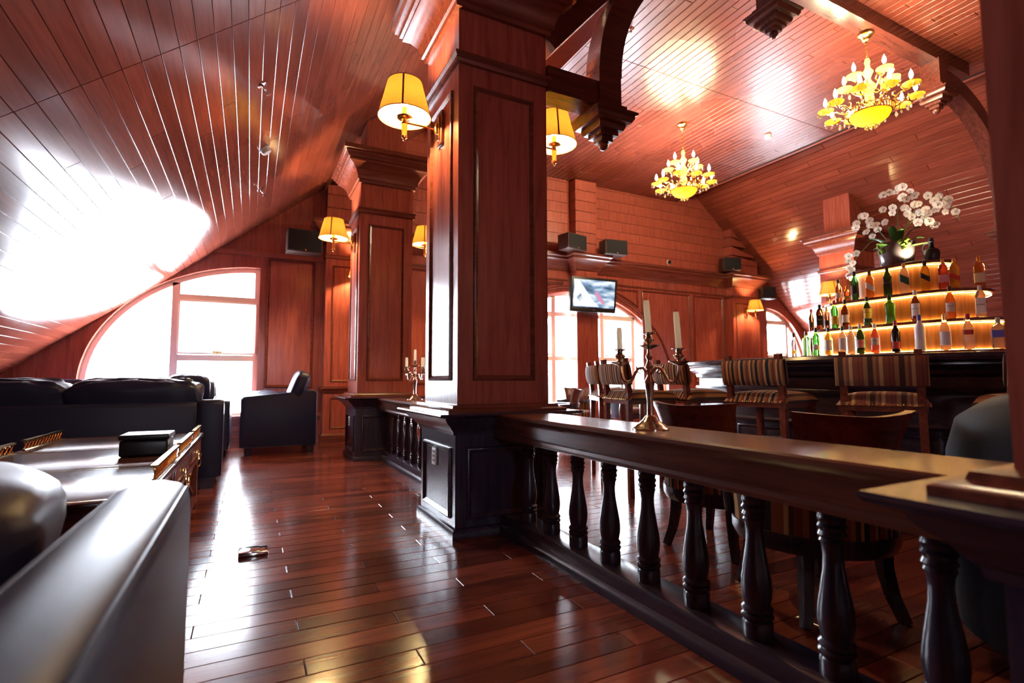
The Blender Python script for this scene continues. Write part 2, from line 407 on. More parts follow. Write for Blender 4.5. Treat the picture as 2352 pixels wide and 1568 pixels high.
# side and near walls
struct(MB().box(XL-.12, YN, 0, XL, YW, zl(XL)+.05).build('wall_left', 'wally', smooth=0), 'low knee wall under the left ceiling slope')
struct(MB().box(XR, YN, 0, XR+.12, YW, zr(XR)+.05).build('wall_right', 'wally', smooth=0), 'low knee wall under the right ceiling slope')
m = MB(); nw = lambda pts: m.prism(pts, lambda u, v, t: (u, YN-.12 if t == 0 else YN, v))
nw([(.5, 0), (XR+.1, 0), (XR+.1, zr(XR+.1)+.05), (FX1, zr(FX1)), (FX0, zl(FX0)), (.5, zl(.5)+.05)])
nw([(XL-.1, 0), (0, 0), (0, zl(0)+.05), (XL-.1, zl(XL-.1)+.05)]); nw([(0, 0), (.5, 0), (.5, 1.35), (0, 1.35)]); nw([(0, 1.95), (.5, 1.95), (.5, zl(.5)+.05), (0, zl(0)+.05)])
struct(m.build('wall_near', 'wall', smooth=0), 'plain wood gable wall behind the seating')
t = thing('added_fill_window', 'small unseen window added for fill light in the gable wall behind the seating', 'window', (.25, YN-.06, 1.35)); t['kind'] = 'structure'  # unseen window added behind the camera, lifts the column fronts
MB().pframe((-.25, .03, 0), (.5, 0, 0), (0, 0, .6), (0, 1, 0), .05, .03).build('window_frame', 'frame', t)
MB().box(-.25, -.003, 0, .25, .003, .6).build('pane', 'pane', t, smooth=0)

# ---- far wall boards above the cornice, panels, mouldings
def wall_boards(x0, x1, z0, z1, y, h=.217, name='wall_board'):
    rects = []; z = z0
    while z < z1-.02:
        rects.append((x0, x1, z+.003, min(z+h, z1)-.003)); z += h
    return rects
PW = lambda yy: (lambda u, v, n: (u, yy-n, v))
def clip_board(x0, x1, z0, z1):
    """a board trimmed to the roof slopes"""
    poly = []
    for x, z in ((x0, z0), (x1, z0), (x1, z1), (x0, z1)): poly.append((x, z))
    if x0 < FX0:
        xa0, xa1 = (z0-3.308)/.8, (z1-3.308)/.8
        a0, a1 = max(x0, xa0), max(x0, xa1); poly[0] = (a0, z0); poly[3] = (a1, z1)
    if x1 > FX1:
        xa0, xa1 = (12.68-z0)/.79, (12.68-z1)/.79
        poly[1] = (min(x1, xa0), z0); poly[2] = (min(x1, xa1), z1)
    return poly
z = 3.50
while z < 5.30:
    z1 = z+.217
    for x0, x1 in ((1.98, 5.70), (6.32, 10.22)):
        p = clip_board(x0, x1, z+.006, z1-.006)
        if FX0 < p[0][0] and False: continue
        e = .02
        MB().prism(p, lambda u, v, t: (u, YW-.001 if t == 0 else YW-e, v)).build('wall_board', 'wallbd', wf, smooth=0)
    z = z1
def panel(x0, x1, z0, z1, y=YW, parent=None, field=True, w=.05, h=.03, mat='wall'):
    if field: MB().box(x0+w*.9, y-.008, z0+w*.9, x1-w*.9, y-.0005, z1-w*.9).build('panel', mat, parent or wf, smooth=0)
    MB().pframe((x0, y, z0), (x1-x0, 0, 0), (0, 0, z1-z0), (0, -1, 0), w, h).build('panel_moulding', 'mould', parent or wf)
panel(.185, .88, .86, 2.87)
panel(7.62, 9.05, .9, 2.93); panel(9.17, 10.14, .9, 2.93); panel(3.0, 4.4, 2.2, 2.93, field=False); panel(2.05, 2.92, .9, 2.93)
# spandrel mouldings beside the middle arch
for s in (-1, 1):
    pts3 = [(6.0+s*.42, 2.90), (6.0+s*1.50, 2.90), (6.0+s*1.50, 2.5)]
    arc = [(6.0+s*(1.50-(1.50-.42)*i/8), .98+1.98*math.sqrt(1-((1.50-(1.50-.42)*i/8)/2.46)**2)) for i in range(9)]
    MB().tube([(x, YW-.012, zz) for x, zz in pts3[:2]+[(arc[0][0], arc[0][1])]+arc[1:]], .022, 6, closed=True).build('spandrel_moulding', 'mould', wf)
arc = [(6.0+2.44*math.cos(PI*i/40), .90+1.97*math.sin(PI*i/40)) for i in range(41)]
MB().tube([(x, YW-.01, zz) for x, zz in arc], .03, 6).build('arch_moulding', 'mould', wf)
# cornice across the middle, shelf-like
CP = [(0, 3.17), (.03, 3.17), (.04, 3.21), (.07, 3.24), (.10, 3.30), (.17, 3.36), (.19, 3.37), (.19, 3.41), (.23, 3.43), (.23, 3.48), (0, 3.48)]
for x0, x1 in ((1.98, 5.70), (6.32, 10.22)):
    MB().prism(CP, lambda u, v, t: (x0 if t == 0 else x1, YW-u, v)).build('cornice', 'mould', wf)
MB().box(1.98, YW-.03, 2.97, 5.7, YW-.002, 3.0).box(6.32, YW-.03, 2.97, 10.22, YW-.002, 3.0).build('picture_rail', 'mould', wf, smooth=0)
MB().box(XL, YW-.04, 2.875, 1.02, YW-.001, 2.95).build('picture_rail', 'wallx', wf, smooth=0)
# boards under the sills
for x0, x1 in ((-2.6, 1.0), (2.0, 10.2), (11.2, 13.6)):
    for z0, z1, d in ((.0, .10, .03), (.104, .20, .02), (.204, .30, .02), (.304, .40, .02), (.41, .45, .07)):
        MB().box(x0, YW-d, z0, x1, YW-.001, z1).build('sill_board', 'wallx', wf, smooth=0)
# pilasters of the far wall
def pilaster(name, label, x0, x1, yf, zt, cap=True, lower=True):
    t = thing(name, label, 'pilaster', ((x0+x1)/2, YW-.01, 0)); t['kind'] = 'structure'; cx = (x0+x1)/2; hx = (x1-x0)/2; d = YW-.011-yf
    Bx = lambda a, b, c, e, f, g: MB().box(a, b, c, e, f, g)
    m = MB(); zz = [ceilz(x0)-.02, ceilz(x1)-.02]
    lo = 3.5
    m.add([(-hx,-d,0),(hx,-d,0),(hx,0,0),(-hx,0,0),(-hx,-d,lo+.02),(hx,-d,lo+.02),(hx,0,lo+.02),(-hx,0,lo+.02)], [(0,3,2,1),(4,5,6,7),(0,1,5,4),(1,2,6,5),(2,3,7,6),(3,0,4,7)])
    if lo: m.build('shaft', 'wall', t, smooth=0)
    z = lo+.02
    while z < min(max(zz), zt)-.01:
        z1 = min(z+.217, zt, max(zz)); a = -hx; b = hx
        t0, t1 = min(z1, zz[0]), min(z1, zz[1])
        if t0 <= z+.003 or t1 <= z+.003:
            t0, t1 = max(t0, z+.014), max(t1, z+.014)
        MB().add([(a,-d,z+.006),(b,-d,z+.006),(b,-.012,z+.006),(a,-.012,z+.006),(a,-d,t0-.006),(b,-d,t1-.006),(b,-.012,t1-.006),(a,-.012,t0-.006)], [(0,3,2,1),(4,5,6,7),(0,1,5,4),(1,2,6,5),(2,3,7,6),(3,0,4,7)]).build('wall_board', 'wallbd', t, smooth=0)
        z = z1
    if cap:
        MB().ring(0, -d/2, hx, d/2, [(0, 3.17), (.03, 3.17), (.04, 3.21), (.07, 3.24), (.10, 3.30), (.17, 3.36), (.19, 3.37), (.19, 3.41), (.23, 3.43), (.23, 3.48), (0, 3.52)]).build('capital', 'mould', t)
    if lower:
        MB().ring(0, -d/2, hx, d/2, [(0, .77), (.02, .78), (.03, .82), (.05, .84), (.05, .87), (0, .88)]).build('chair_rail', 'mould', t)
        MB().ring(0, -d/2, hx, d/2, [(0, 0), (.03, 0), (.03, .12), (.015, .14), (0, .15)]).build('plinth', 'mould', t)
        MB().pframe((-hx+.10, -d, .95), (2*hx-.2, 0, 0), (0, 0, 1.85), (0,-1,0), .03, .015).build('panel_moulding', 'mould', t)
        MB().pframe((-hx+.10, -d, .22), (2*hx-.2, 0, 0), (0, 0, .48), (0,-1,0), .03, .015).build('panel_moulding', 'mould', t)
        MB().ring(0, -d/2, hx, d/2, [(0, 2.90), (.015, 2.91), (.02, 2.95), (0, 2.97)]).build('necking', 'mould', t)
    return t
pilaster('pilaster', 'panelled wall pilaster behind the far column, carrying a lit sconce', 1.02, 1.98, 8.52, 9)
pilaster('pilaster', 'plain wall pilaster dividing the middle arched window, behind the television', 5.76, 6.28, 8.52, ZF-.01, cap=False, lower=False)
pilaster('pilaster', 'panelled wall pilaster at right end of gable wall, carrying a small sconce', 10.22, 11.14, 8.52, 9)
m = MB().ring(6.02, 8.63, .26, .11, [(0, 3.17), (.03, 3.17), (.04, 3.21), (.07, 3.24), (.10, 3.30), (.17, 3.36), (.19, 3.37), (.19, 3.41), (.23, 3.43), (.23, 3.48), (0, 3.50)])
o = m.build('pilaster_capital', 'mould', wf)

# ---- windows
def window(name, label, oi, mull, transoms, opening):
    a, b, fn = OPEN[oi]; y = YW+.16
    t = thing(name, label, 'window', (a, y, SILL)); t['kind'] = 'structure'; o = Vector((a, y, SILL))
    loc = lambda p: tuple(Vector(p)-o)
    n = 40; ax = [a+(b-a)*(.5-.5*math.cos(PI*i/n)) for i in range(n+1)]
    outl = [(a, SILL)]+[(x, max(.9, fn(x))) for x in ax]+[(b, SILL)]
    m = MB(); cxm = (a+b)/2 if oi == 1 else (b if oi == 0 else a)
    def inset(p, d):
        x, z = p; vx = cxm-x; vz = 1.0-z; L = math.hypot(vx, vz) or 1
        nx = min(max(x+vx/L*d, a+d), b-d); nz = z+vz/L*d if z > 1 else z
        return nx, max(nz, SILL+d)
    q = []; 
    for j, p in enumerate(outl):
        i2 = inset(p, .07); q.append((p, i2))
    for (p, i1), (p2, i2) in zip(q, q[1:]):
        m.add([loc((p[0],y-.05,p[1])), loc((p2[0],y-.05,p2[1])), loc((i2[0],y-.05,i2[1])), loc((i1[0],y-.05,i1[1])),
               loc((p[0],y+.05,p[1])), loc((p2[0],y+.05,p2[1])), loc((i2[0],y+.05,i2[1])), loc((i1[0],y+.05,i1[1]))], [(0,1,2,3),(7,6,5,4),(3,2,6,7),(0,4,5,1)])
    m.box(*loc((a,y-.05,SILL)), *loc((b,y+.05,SILL+.07)))
    m.build('window_frame', 'frame', t)
    lines_x = sorted(mull)
    for x in lines_x:
        MB().box(*loc((x-.05,y-.05,SILL+.05)), *loc((x+.05,y+.05,fn(x)-.05))).build('mullion', 'frame', t, smooth=0)
    for z, x0, x1 in transoms:
        MB().box(*loc((x0,y-.045,z-.045)), *loc((x1,y+.045,z+.045))).build('transom', 'frame', t, smooth=0)
    for x0, x1, z0, z1 in opening:
        s = MB().pframe(loc((x0, y-.045, z0)), (x1-x0,0,0), (0,0,z1-z0), (0,-1,0), .07, .035).build('casement', 'frame', t)
        MB().box(*loc(((x0+x1)/2-.06, y-.10, z0+.025)), *loc(((x0+x1)/2+.06, y-.085, z0+.045))).box(*loc(((x0+x1)/2-.01, y-.09, z0+.02)), *loc(((x0+x1)/2+.01, y-.06, z0+.05))).build('handle', 'brass', s, smooth=0)
    # panes: one per light
    ex = [a]+lines_x+[b]
    for x0, x1 in zip(ex, ex[1:]):
        zs = sorted([z for z, ta, tb in transoms if ta <= (x0+x1)/2 <= tb]); zb = [SILL]+zs+[None]
        for za, zc in zip(zb, zb[1:]):
            xx = [x0+(x1-x0)*i/16 for i in range(17)]; m = MB()
            for p, r in zip(xx, xx[1:]):
                h0 = max(za, min(zc, fn(p)) if zc else fn(p)); h1 = max(za, min(zc, fn(r)) if zc else fn(r))
                if h0-za < .001 and h1-za < .001: continue
                m.add([loc((p,y-.003,za)), loc((r,y-.003,za)), loc((r,y-.003,h1)), loc((p,y-.003,h0)), loc((p,y+.003,za)), loc((r,y+.003,za)), loc((r,y+.003,h1)), loc((p,y+.003,h0))], [(0,1,2,3),(7,6,5,4)])
            if m.v: m.build('pane', 'pane', t, smooth=0)
    return t
window('window_1', 'half-arched window behind the black sofas at left', 0, [-1.0], [(2.20, -1.0, .09), (1.31, -1.0, .09)], [(-.97, .07, 1.36, 2.16)])
window('window_2', 'wide arched window behind the television and bar stools', 1, [4.55, 5.42, 6.62, 7.45], [(2.30, 4.55, 7.45), (1.40, 4.55, 7.45)], [(4.6, 5.38, 1.45, 2.26), (6.66, 7.41, 1.45, 2.26)])
window('window_3', 'half-arched window at far right beyond the bar', 2, [12.62], [(2.45, 11.72, 12.62), (1.55, 11.72, 12.62)], [(11.76, 12.58, 1.6, 2.41)])

# ================================================================== columns
def column(name, label, cx, cy, zc, hs=.334, outlet=False, panels=('W', 'S')):
    t = thing(name, label, 'column', (cx, cy, 0), group='square panelled columns')
    P = .352
    MB().ring(0, 0, P, P, [(0, .0), (0, .66)]).build('pedestal', 'darkz', t, smooth=0)
    MB().ring(0, 0, P, P, [(0, 0), (.025, 0), (.025, .03), (.018, .045), (.012, .055), (0, .06)]).build('base_moulding', 'dark', t)
    MB().ring(0, 0, P, P, [(0, .63), (.018, .63), (.022, .65), (.035, .66), (.05, .68), (.085, .71), (.10, .735), (.125, .742), (.14, .747), (.15, .757), (.145, .766), (0, .768)]).build('ledge', 'dark', t)
    MB().ring(0, 0, hs, hs, [(.09, .766), (.09, .782), (.075, .79), (.05, .795), (.045, .81), (.025, .815), (0, .818)]).build('plinth', 'mould', t)
    MB().ring(0, 0, hs, hs, [(0, .80), (0, 3.47)]).build('shaft', 'wall', t, smooth=0)
    MB().ring(0, 0, hs, hs, [(0, 3.06), (.02, 3.065), (.028, 3.085), (.02, 3.10), (.034, 3.12), (.03, 3.135), (0, 3.14)]).build('necking', 'mould', t)
    MB().ring(0, 0, hs, hs, [(0, 3.44), (.025, 3.445), (.03, 3.475), (.045, 3.485), (.052, 3.53), (.075, 3.585), (.115, 3.635), (.155, 3.66), (.165, 3.665), (.165, 3.69), (.185, 3.70), (.195, 3.73), (.215, 3.745), (.215, 3.765), (.24, 3.775), (.24, 3.83), (0, 3.84)]).build('capital', 'mould', t)
    hu = .255
    m = MB(); q = []
    for dx, dy in ((-hu,-hu),(hu,-hu),(hu,hu),(-hu,hu)): q.append((dx,dy,3.83))
    for dx, dy in ((-hu,-hu),(hu,-hu),(hu,hu),(-hu,hu)): q.append((dx,dy,zc(cx+dx)-.01))
    m.add(q, [(0,3,2,1),(4,5,6,7),(0,1,5,4),(1,2,6,5),(2,3,7,6),(3,0,4,7)]); m.build('upper_shaft', 'wall', t, smooth=0)
    F = {'W': ((-1,0,0),(0,-1,0)), 'E': ((1,0,0),(0,1,0)), 'S': ((0,-1,0),(1,0,0)), 'N': ((0,1,0),(-1,0,0))}
    for s in panels:
        n, u = map(Vector, F[s])
        for half, z0, z1, ins in ((hs, .966, 2.93, .107), (P, .105, .545, .075)):
            c = n*half
            MB().pframe(c-u*(half-ins)+Vector((0,0,z0)), u*2*(half-ins), (0,0,z1-z0), n, .035, .016).build('panel_moulding', 'mould' if half == hs else 'dark', t)
    if outlet:
        MB().rbox(-P-.012, -.005, .395, -P, .075, .51, .004, 2).build('outlet_plate', 'plastic', t)
        m = MB()
        for z in (.425, .455, .485):
            m.box(-P-.014, .018, z-.008, -P-.011, .026, z+.008).box(-P-.014, .044, z-.008, -P-.011, .052, z+.008)
        m.build('outlet_slots', 'black', t, smooth=0)
    return t
column('column', 'nearest square wood column with two lit lamps in the middle of the room', 1.5, 3.404, zl, outlet=True, panels='WSEN')
column('column', 'second square wood column standing further back behind the nearest one', 1.5, 6.819, zl, outlet=True, panels='WSEN')
column('column', 'dark blurred column at the right edge of the picture, end of the railing', 1.5, .077, zl, panels='WN')
column('column', 'square wood column with capital behind the orchid pot and bottles', 10.5, 6.02, zr, panels='WS')

# ================================================================== railings
BAL = [(.048,0),(.048,.1),(.044,.115),(.049,.13),(.051,.148),(.044,.163),(.050,.18),(.050,.195),(.041,.215),(.0465,.27),(.0495,.33),(.0465,.40),(.037,.52),(.029,.62),(.027,.70),(.030,.76),(.036,.785),(.032,.80),(.039,.82),(.034,.845),(.040,.87),(.034,.89),(.039,.92),(.036,.94),(.037,1.0)]
bal_me = MB().lathe([(r, z*.49) for r, z in BAL], n=18).mesh('baluster', M_['darkz'])
def railing(label, y0, y1, ys):
    t = thing('railing', label, 'railing', (1.545, y0, 0), group='turned railings between the columns')
    L = y1-y0
    hb = [(-.105,0),(-.105,.03),(-.095,.045),(-.085,.055),(-.085,.095),(-.078,.112),(-.07,.115)]
    prof = hb+[(-x, z) for x, z in hb[::-1]]
    MB().prism(prof, lambda u, v, k: (u, 0 if k == 0 else L, v)).build('base_rail', 'dark', t)
    hr = [(-.125,.60),(-.14,.605),(-.145,.62),(-.14,.635),(-.148,.65),(-.15,.70),(-.16,.72),(-.168,.73),(-.175,.738),(-.175,.752),(-.17,.7586)]
    MB().prism(hr+[(-x, z) for x, z in hr[::-1]], lambda u, v, k: (u, 0 if k == 0 else L, v)).build('top_rail', 'railtop', t)
    for y in ys: link('baluster', bal_me, t, loc=(0, y-y0, .112))
    return t
railing('near turned wood railing running from middle column towards the right foreground', .43, 3.052, [.70+.266*i for i in range(9)])
railing('further turned wood railing between the two square columns', 3.757, 6.466, [3.95+.27*i for i in range(10)])

# ================================================================== roof truss
TY, TH = 3.13, .09
t = thing('roof_truss', 'dark hammer-beam roof truss with arched braces and carved pendants', 'truss', (0, TY, 0))
MB().box(3.9, -TH, 4.88, 8.2, TH, 5.055).build('collar_beam', 'beam', t, smooth=0)
def arch(cx, cz, a, b, d, s, a0=0, a1=PI/2, n=28):
    inn = [(cx+s*a*math.cos(a0+(a1-a0)*i/n), cz+b*math.sin(a0+(a1-a0)*i/n)) for i in range(n+1)]
    out = [(cx+s*(a+d)*math.cos(a0+(a1-a0)*i/n), cz+(b+d*.85)*math.sin(a0+(a1-a0)*i/n)) for i in range(n+1)]
    m = MB()
    for i in range(n):
        p, q, r, w_ = inn[i], inn[i+1], out[i+1], out[i]
        vs = [(x, -TH, z) for x, z in (p, q, r, w_)]+[(x, TH, z) for x, z in (p, q, r, w_)]
        fs = [(0,1,2,3),(7,6,5,4),(0,4,5,1),(3,2,6,7)]+([(0,3,7,4)] if i == 0 else [])+([(1,5,6,2)] if i == n-1 else [])
        m.add(vs, fs)
    return m
arch(4.45, 3.3, 1.95, 1.5, .21, -1).build('arched_brace', 'beam', t)
arch(7.5, 3.2, 1.61, 1.40, .24, 1).build('arched_brace', 'beam', t)
MB().box(1.835, -TH, 3.03, 2.28, TH, 3.22).build('hammer_beam', 'beam', t, smooth=0)
MB().box(9.34, -TH, 3.03, 10.15, TH, 3.22).build('hammer_beam', 'beam', t, smooth=0)
MB().bar((1.835, 0, 3.42), (2.72, 0, 4.42), .18, .17, (0,1,0)).build('strut', 'beam', t, smooth=0)
MB().bar((10.1, 0, 3.40), (9.0, 0, 4.42), .18, .17, (0,1,0)).build('strut', 'beam', t, smooth=0)
def pendant(x, zb, ztop, h):
    m = MB().ring(x, 0, h*.62, h*.62, [(0, zb+.24), (0, ztop)]); m.build('pendant_post', 'beam', t, smooth=0)
    p = MB().ring(x, 0, 0, 0, [(h*.32, zb+.05), (h*.32, zb+.085), (h*.5, zb+.09), (h*.5, zb+.12), (h*.66, zb+.125), (h*.74, zb+.15), (h*.74, zb+.17), (h*.95, zb+.18), (h*1.05, zb+.205), (h*1.05, zb+.225), (h*1.16, zb+.235), (h*1.16, zb+.25), (h*.8, zb+.26), (h*.8, zb+.31), (h*.6, zb+.31)]).build('pendant', 'beam', t)
    prof = [(.042*math.sin(PI*i/8)+.0005, zb+.035-.042*math.cos(PI*i/8)) for i in range(9)]
    MB().lathe(prof, (x, 0, 0), 14).build('ball', 'beam', p)
pendant(2.38, 2.74, 3.34, .165); pendant(4.46, 4.29, 4.9, .165); pendant(7.50, 4.25, 4.9, .165); pendant(9.22, 2.74, 3.34, .165)
# ================================================================== seating on the left
def sofa(name, label, cat, loc, rz, W_, D=.95, seats=2, ha=.72, hr=.80, back=.82, cush=.98, arm=.2, group=None, wr=.02, backc=True, seed=1, R=.05, e=.035):
    """local frame: x along the seat, front towards +y, origin at the rear middle on the floor"""
    t = thing(name, label, cat, loc, rz, group); h = W_/2; r = random.Random(seed)
    MB().rbox(-h+.02, .02, .10, h-.02, D-.06, .34, .02).build('base', 'leather', t)
    for s in (-1, 1):
        x0, x1 = (-h, -h+arm) if s < 0 else (h-arm, h)
        prof = []
        for cx, cz, a0, a1 in ((D-R, .10+R*.4, -PI/2, 0), (D-R, ha-R, 0, PI/2), (R, hr-R, PI/2, PI), (R, .10+R*.4, PI, 1.5*PI)):
            rr = R
            prof += [(cx+rr*math.cos(a0+(a1-a0)*i/4), max(.10, cz+rr*math.sin(a0+(a1-a0)*i/4))) for i in range(5)]
        m = MB(); n = len(prof); cy = sum(p[0] for p in prof)/n; cz = sum(p[1] for p in prof)/n
        sh = lambda p, k: (cy+(p[0]-cy)*k, cz+(p[1]-cz)*k)
        lay = [(x0, 1-e*1.6), (x0+e*.12, 1-e*.95), (x0+e*.4, 1-e*.38), (x0+e, 1), (x1-e, 1), (x1-e*.4, 1-e*.38), (x1-e*.12, 1-e*.95), (x1, 1-e*1.6)]
        vs = []; fs = []
        for x, k in lay: vs += [(x, *sh(p, k)) for p in prof]
        for j in range(len(lay)-1):
            for i in range(n): fs.append((j*n+i, j*n+(i+1) % n, (j+1)*n+(i+1) % n, (j+1)*n+i))
        fs += [tuple(range(n)), tuple((len(lay)-1)*n+i for i in range(n))[::-1]]
        a = m.add(vs, fs).build('arm', 'leather', t, smooth=50)
        for x in (x0+e*.12, x1-e*.12):
            MB().tube([(x, *sh(p, 1.004-e*.95)) for p in prof], .005, 5, closed=True).build('piping', 'leather', a)
    MB().rbox(-h+arm, 0, .12, h-arm, .17, back-.04, .04).build('back_frame', 'leather', t, smooth=50)
    sw = (W_-2*arm)/seats
    for i in range(seats):
        cx = -h+arm+sw*(i+.5)
        MB().puff((cx, D*.56, .43), (sw*1.0, D*.72, .24), .38, 28, wr*.4, seed=seed+i).build('seat_cushion', 'leather', t, smooth=80)
        if backc: MB().puff((cx, .24, cush-.24), (sw*1.04, .30, .50), .42, 40, wr, Matrix.Rotation(.18, 3, 'X'), seed=seed+9+i).build('back_cushion', 'leather', t, smooth=80)
    for sx in (-1, 1):
        for y in (.07, D-.10):
            MB().bar((sx*(h-.11), y, .115), (sx*(h-.11), y, 0), .13, .10, (0,1,0), .10, .08).build('foot', 'darkz', t, smooth=0)
    return t
def cushion(label, c, size, rot, seed=1, wr=.015, mat='leather', e=.55):
    Mx = Matrix.Rotation(rot[2], 3, 'Z') @ Matrix.Rotation(rot[1], 3, 'Y') @ Matrix.Rotation(rot[0], 3, 'X')
    o = MB().puff((0,0,0), size, e, 36, wr, Mx, seed).build('cushion', mat, smooth=80); o.location = c
    return tag(o, label, 'cushion')
sofa('sofa', 'black leather sofa seen from behind, in front of the left window', 'sofa', (-1.36, 5.42, 0), math.radians(1.5), 2.30, seats=2, seed=4, wr=.045, group='black leather seating')
sofa('sofa', 'black leather sofa under the left window, mostly hidden behind another sofa', 'sofa', (-1.40, 8.42, 0), PI, 2.36, seats=3, seed=8, group='black leather seating')
sofa('armchair', 'black leather armchair in side view beside the far column', 'armchair', (.83, 8.02, 0), PI/2, .94, .93, seats=1, ha=.77, hr=.84, back=.84, backc=False, seed=12, group='black leather seating')
sofa('armchair', 'black leather armchair at far left under the low ceiling slope', 'armchair', (-2.98, 6.93, 0), -PI/2, .95, .93, seats=1, seed=15, group='black leather seating')
cushion('black leather cushion leaning on the back of the side-view armchair', (.60, 7.85, .88), (.22, .62, .46), (0, .35, 0), 3)
cushion('black leather cushion lying on the seat of the side-view armchair', (.14, 7.9, .73), (.42, .55, .18), (.1, -.1, .2), 5)
cushion('dark cushion propped at the left window sofa behind the gap', (-.72, 8.0, .86), (.5, .2, .4), (.2, 0, .1), 6)
sofa('sofa', 'black leather sofa in left foreground with broad shiny arm', 'sofa', (-1.285, .27, 0), 0, 2.30, 1.50, seats=2, ha=.705, hr=.705, back=.66, arm=.165, seed=21, backc=False, R=.085, e=.065, group='black leather seating')
cushion('large dark brown leather cushion at left edge, behind foreground sofa arm', (-.80, 1.60, .635), (.80, .55, .29), (.1, .05, .15), 9, .02, 'leather2', .6)

# ---- coffee table with brass galleries
tx0, tx1, ty0, ty1, tz = -1.20, -.315, 2.20, 4.76, .565
t = thing('coffee_table', 'dark wood coffee table with pierced brass galleries and crossed stretchers', 'table', ((tx0+tx1)/2, (ty0+ty1)/2, 0))
ox, oy = (tx0+tx1)/2, (ty0+ty1)/2; hx, hy = (tx1-tx0)/2, (ty1-ty0)/2
tm = wood('table_top_wood', (.035, .012, .009), (.10, .035, .02), 'x', .20, scale=.7, spec=.22)
cuts = [-hy, -hy+.85, -hy+1.70, hy]
for a, b in zip(cuts, cuts[1:]):
    MB().rbox(-hx, a+.001, tz-.03, hx, b-.001, tz, .006, 2).build('table_leaf', tm, t)
    for q in (a+.035, b-.041): MB().box(-hx+.03, q, tz-.001, hx-.03, q+.006, tz+.0012).build('inlay_line', 'brass', t, smooth=0)
MB().box(-hx+.03, -hy+.03, tz-.15, hx-.03, hy-.03, tz-.03).build('apron', 'mould', t, smooth=0)
for i in range(3):
    a = -hy+.05+i*.83
    d = MB().rbox(hx-.031, a, tz-.14, hx-.012, a+.77, tz-.04, .004, 2).build('drawer', 'mould', t)
    MB().pframe((hx-.012, a+.03, tz-.13), (0,.71,0), (0,0,.08), (1,0,0), .012, .006).build('drawer_moulding', 'mould', d)
    MB().lathe([(.0, 0), (.012, 0), (.010, .015), (.004, .02)], (hx-.004, a+.385, tz-.10), 10).tube([(hx+.006, a+.385+.03*math.sin(k*PI/6), tz-.115+.03*math.cos(k*PI/6)-.01) for k in range(12)], .0035, 6, True).build('ring_handle', 'brass', d)
MB().box(hx-.03, -hy+.03, tz-.175, hx-.005, hy-.03, tz-.15).build('apron_moulding', 'mould', t, smooth=0)
for sx in (-1, 1):
    for y in (-hy+.07, -.43, .43, hy-.07):
        MB().box(sx*(hx-.055)-.03, y-.03, 0, sx*(hx-.055)+.03, y+.03, tz-.15).build('leg', 'mould', t, smooth=0)
        if sx > 0: MB().tube([(hx-.02+.028*math.sin(k*PI/6)*.4, y+.035*math.sin(k*PI/6), tz-.215+.035*math.cos(k*PI/6)) for k in range(12)], .004, 6, True).lathe([(.014, 0), (.012, .03), (.006, .035)], (hx-.022, y, tz-.19), 10).build('ring_pull', 'brass', t)
    for y0, y1 in ((-hy+.10, -.46), (-.40, .40), (.46, hy-.10)):
        for q in (0, 1):
            a, b = (y0, y1) if q else (y1, y0)
            MB().tube([(sx*(hx-.055), a+(b-a)*k/8, .12+(tz-.30)*k/8) for k in range(9)], [.014, .012, .015, .012, .016, .012, .015, .012, .014], 8).build('diagonal_stretcher', 'mould', t)
MB().box(-hx+.02, -hy+.03, .07, hx-.02, hy-.03, .10).build('lower_shelf', 'mould', t, smooth=0)
def gallery(x, y0, y1):
    g = MB().box(x-.012, y0, tz+.052, x+.012, y1, tz+.062).build('gallery_rail', 'brass', t, smooth=0)
    MB().box(x-.008, y0, tz, x+.008, y1, tz+.008).build('gallery_base', 'brass', g, smooth=0)
    n = max(3, int((y1-y0)/.055)); m = MB(); d = (y1-y0)/n
    for k in range(n):
        a, b = y0+k*d, y0+(k+1)*d
        m.tube([(x, a, tz+.008), (x+.003, (a+b)/2, tz+.032), (x, b, tz+.053)], .0035, 5).tube([(x, b, tz+.008), (x-.003, (a+b)/2, tz+.032), (x, a, tz+.053)], .0035, 5)
    m.build('gallery_lattice', 'brass', g)
for x, segs in ((hx-.025, ((.74, hy-.03), (-.05, .62), (-.90, -.17))), (-hx+.025, ((.55, hy-.05), (-.20, .40), (-.95, -.35)))):
    for a, b in segs: gallery(x, a, b)
b = thing('box', 'black leather box with shiny lid on the coffee table', 'box', (-.50, 3.52, .567))
MB().rbox(-.11, -.12, 0, .11, .12, .085, .012, 3).build('body', 'black', b)
MB().rbox(-.115, -.125, .088, .115, .125, .115, .008, 3).build('lid', 'black', b)

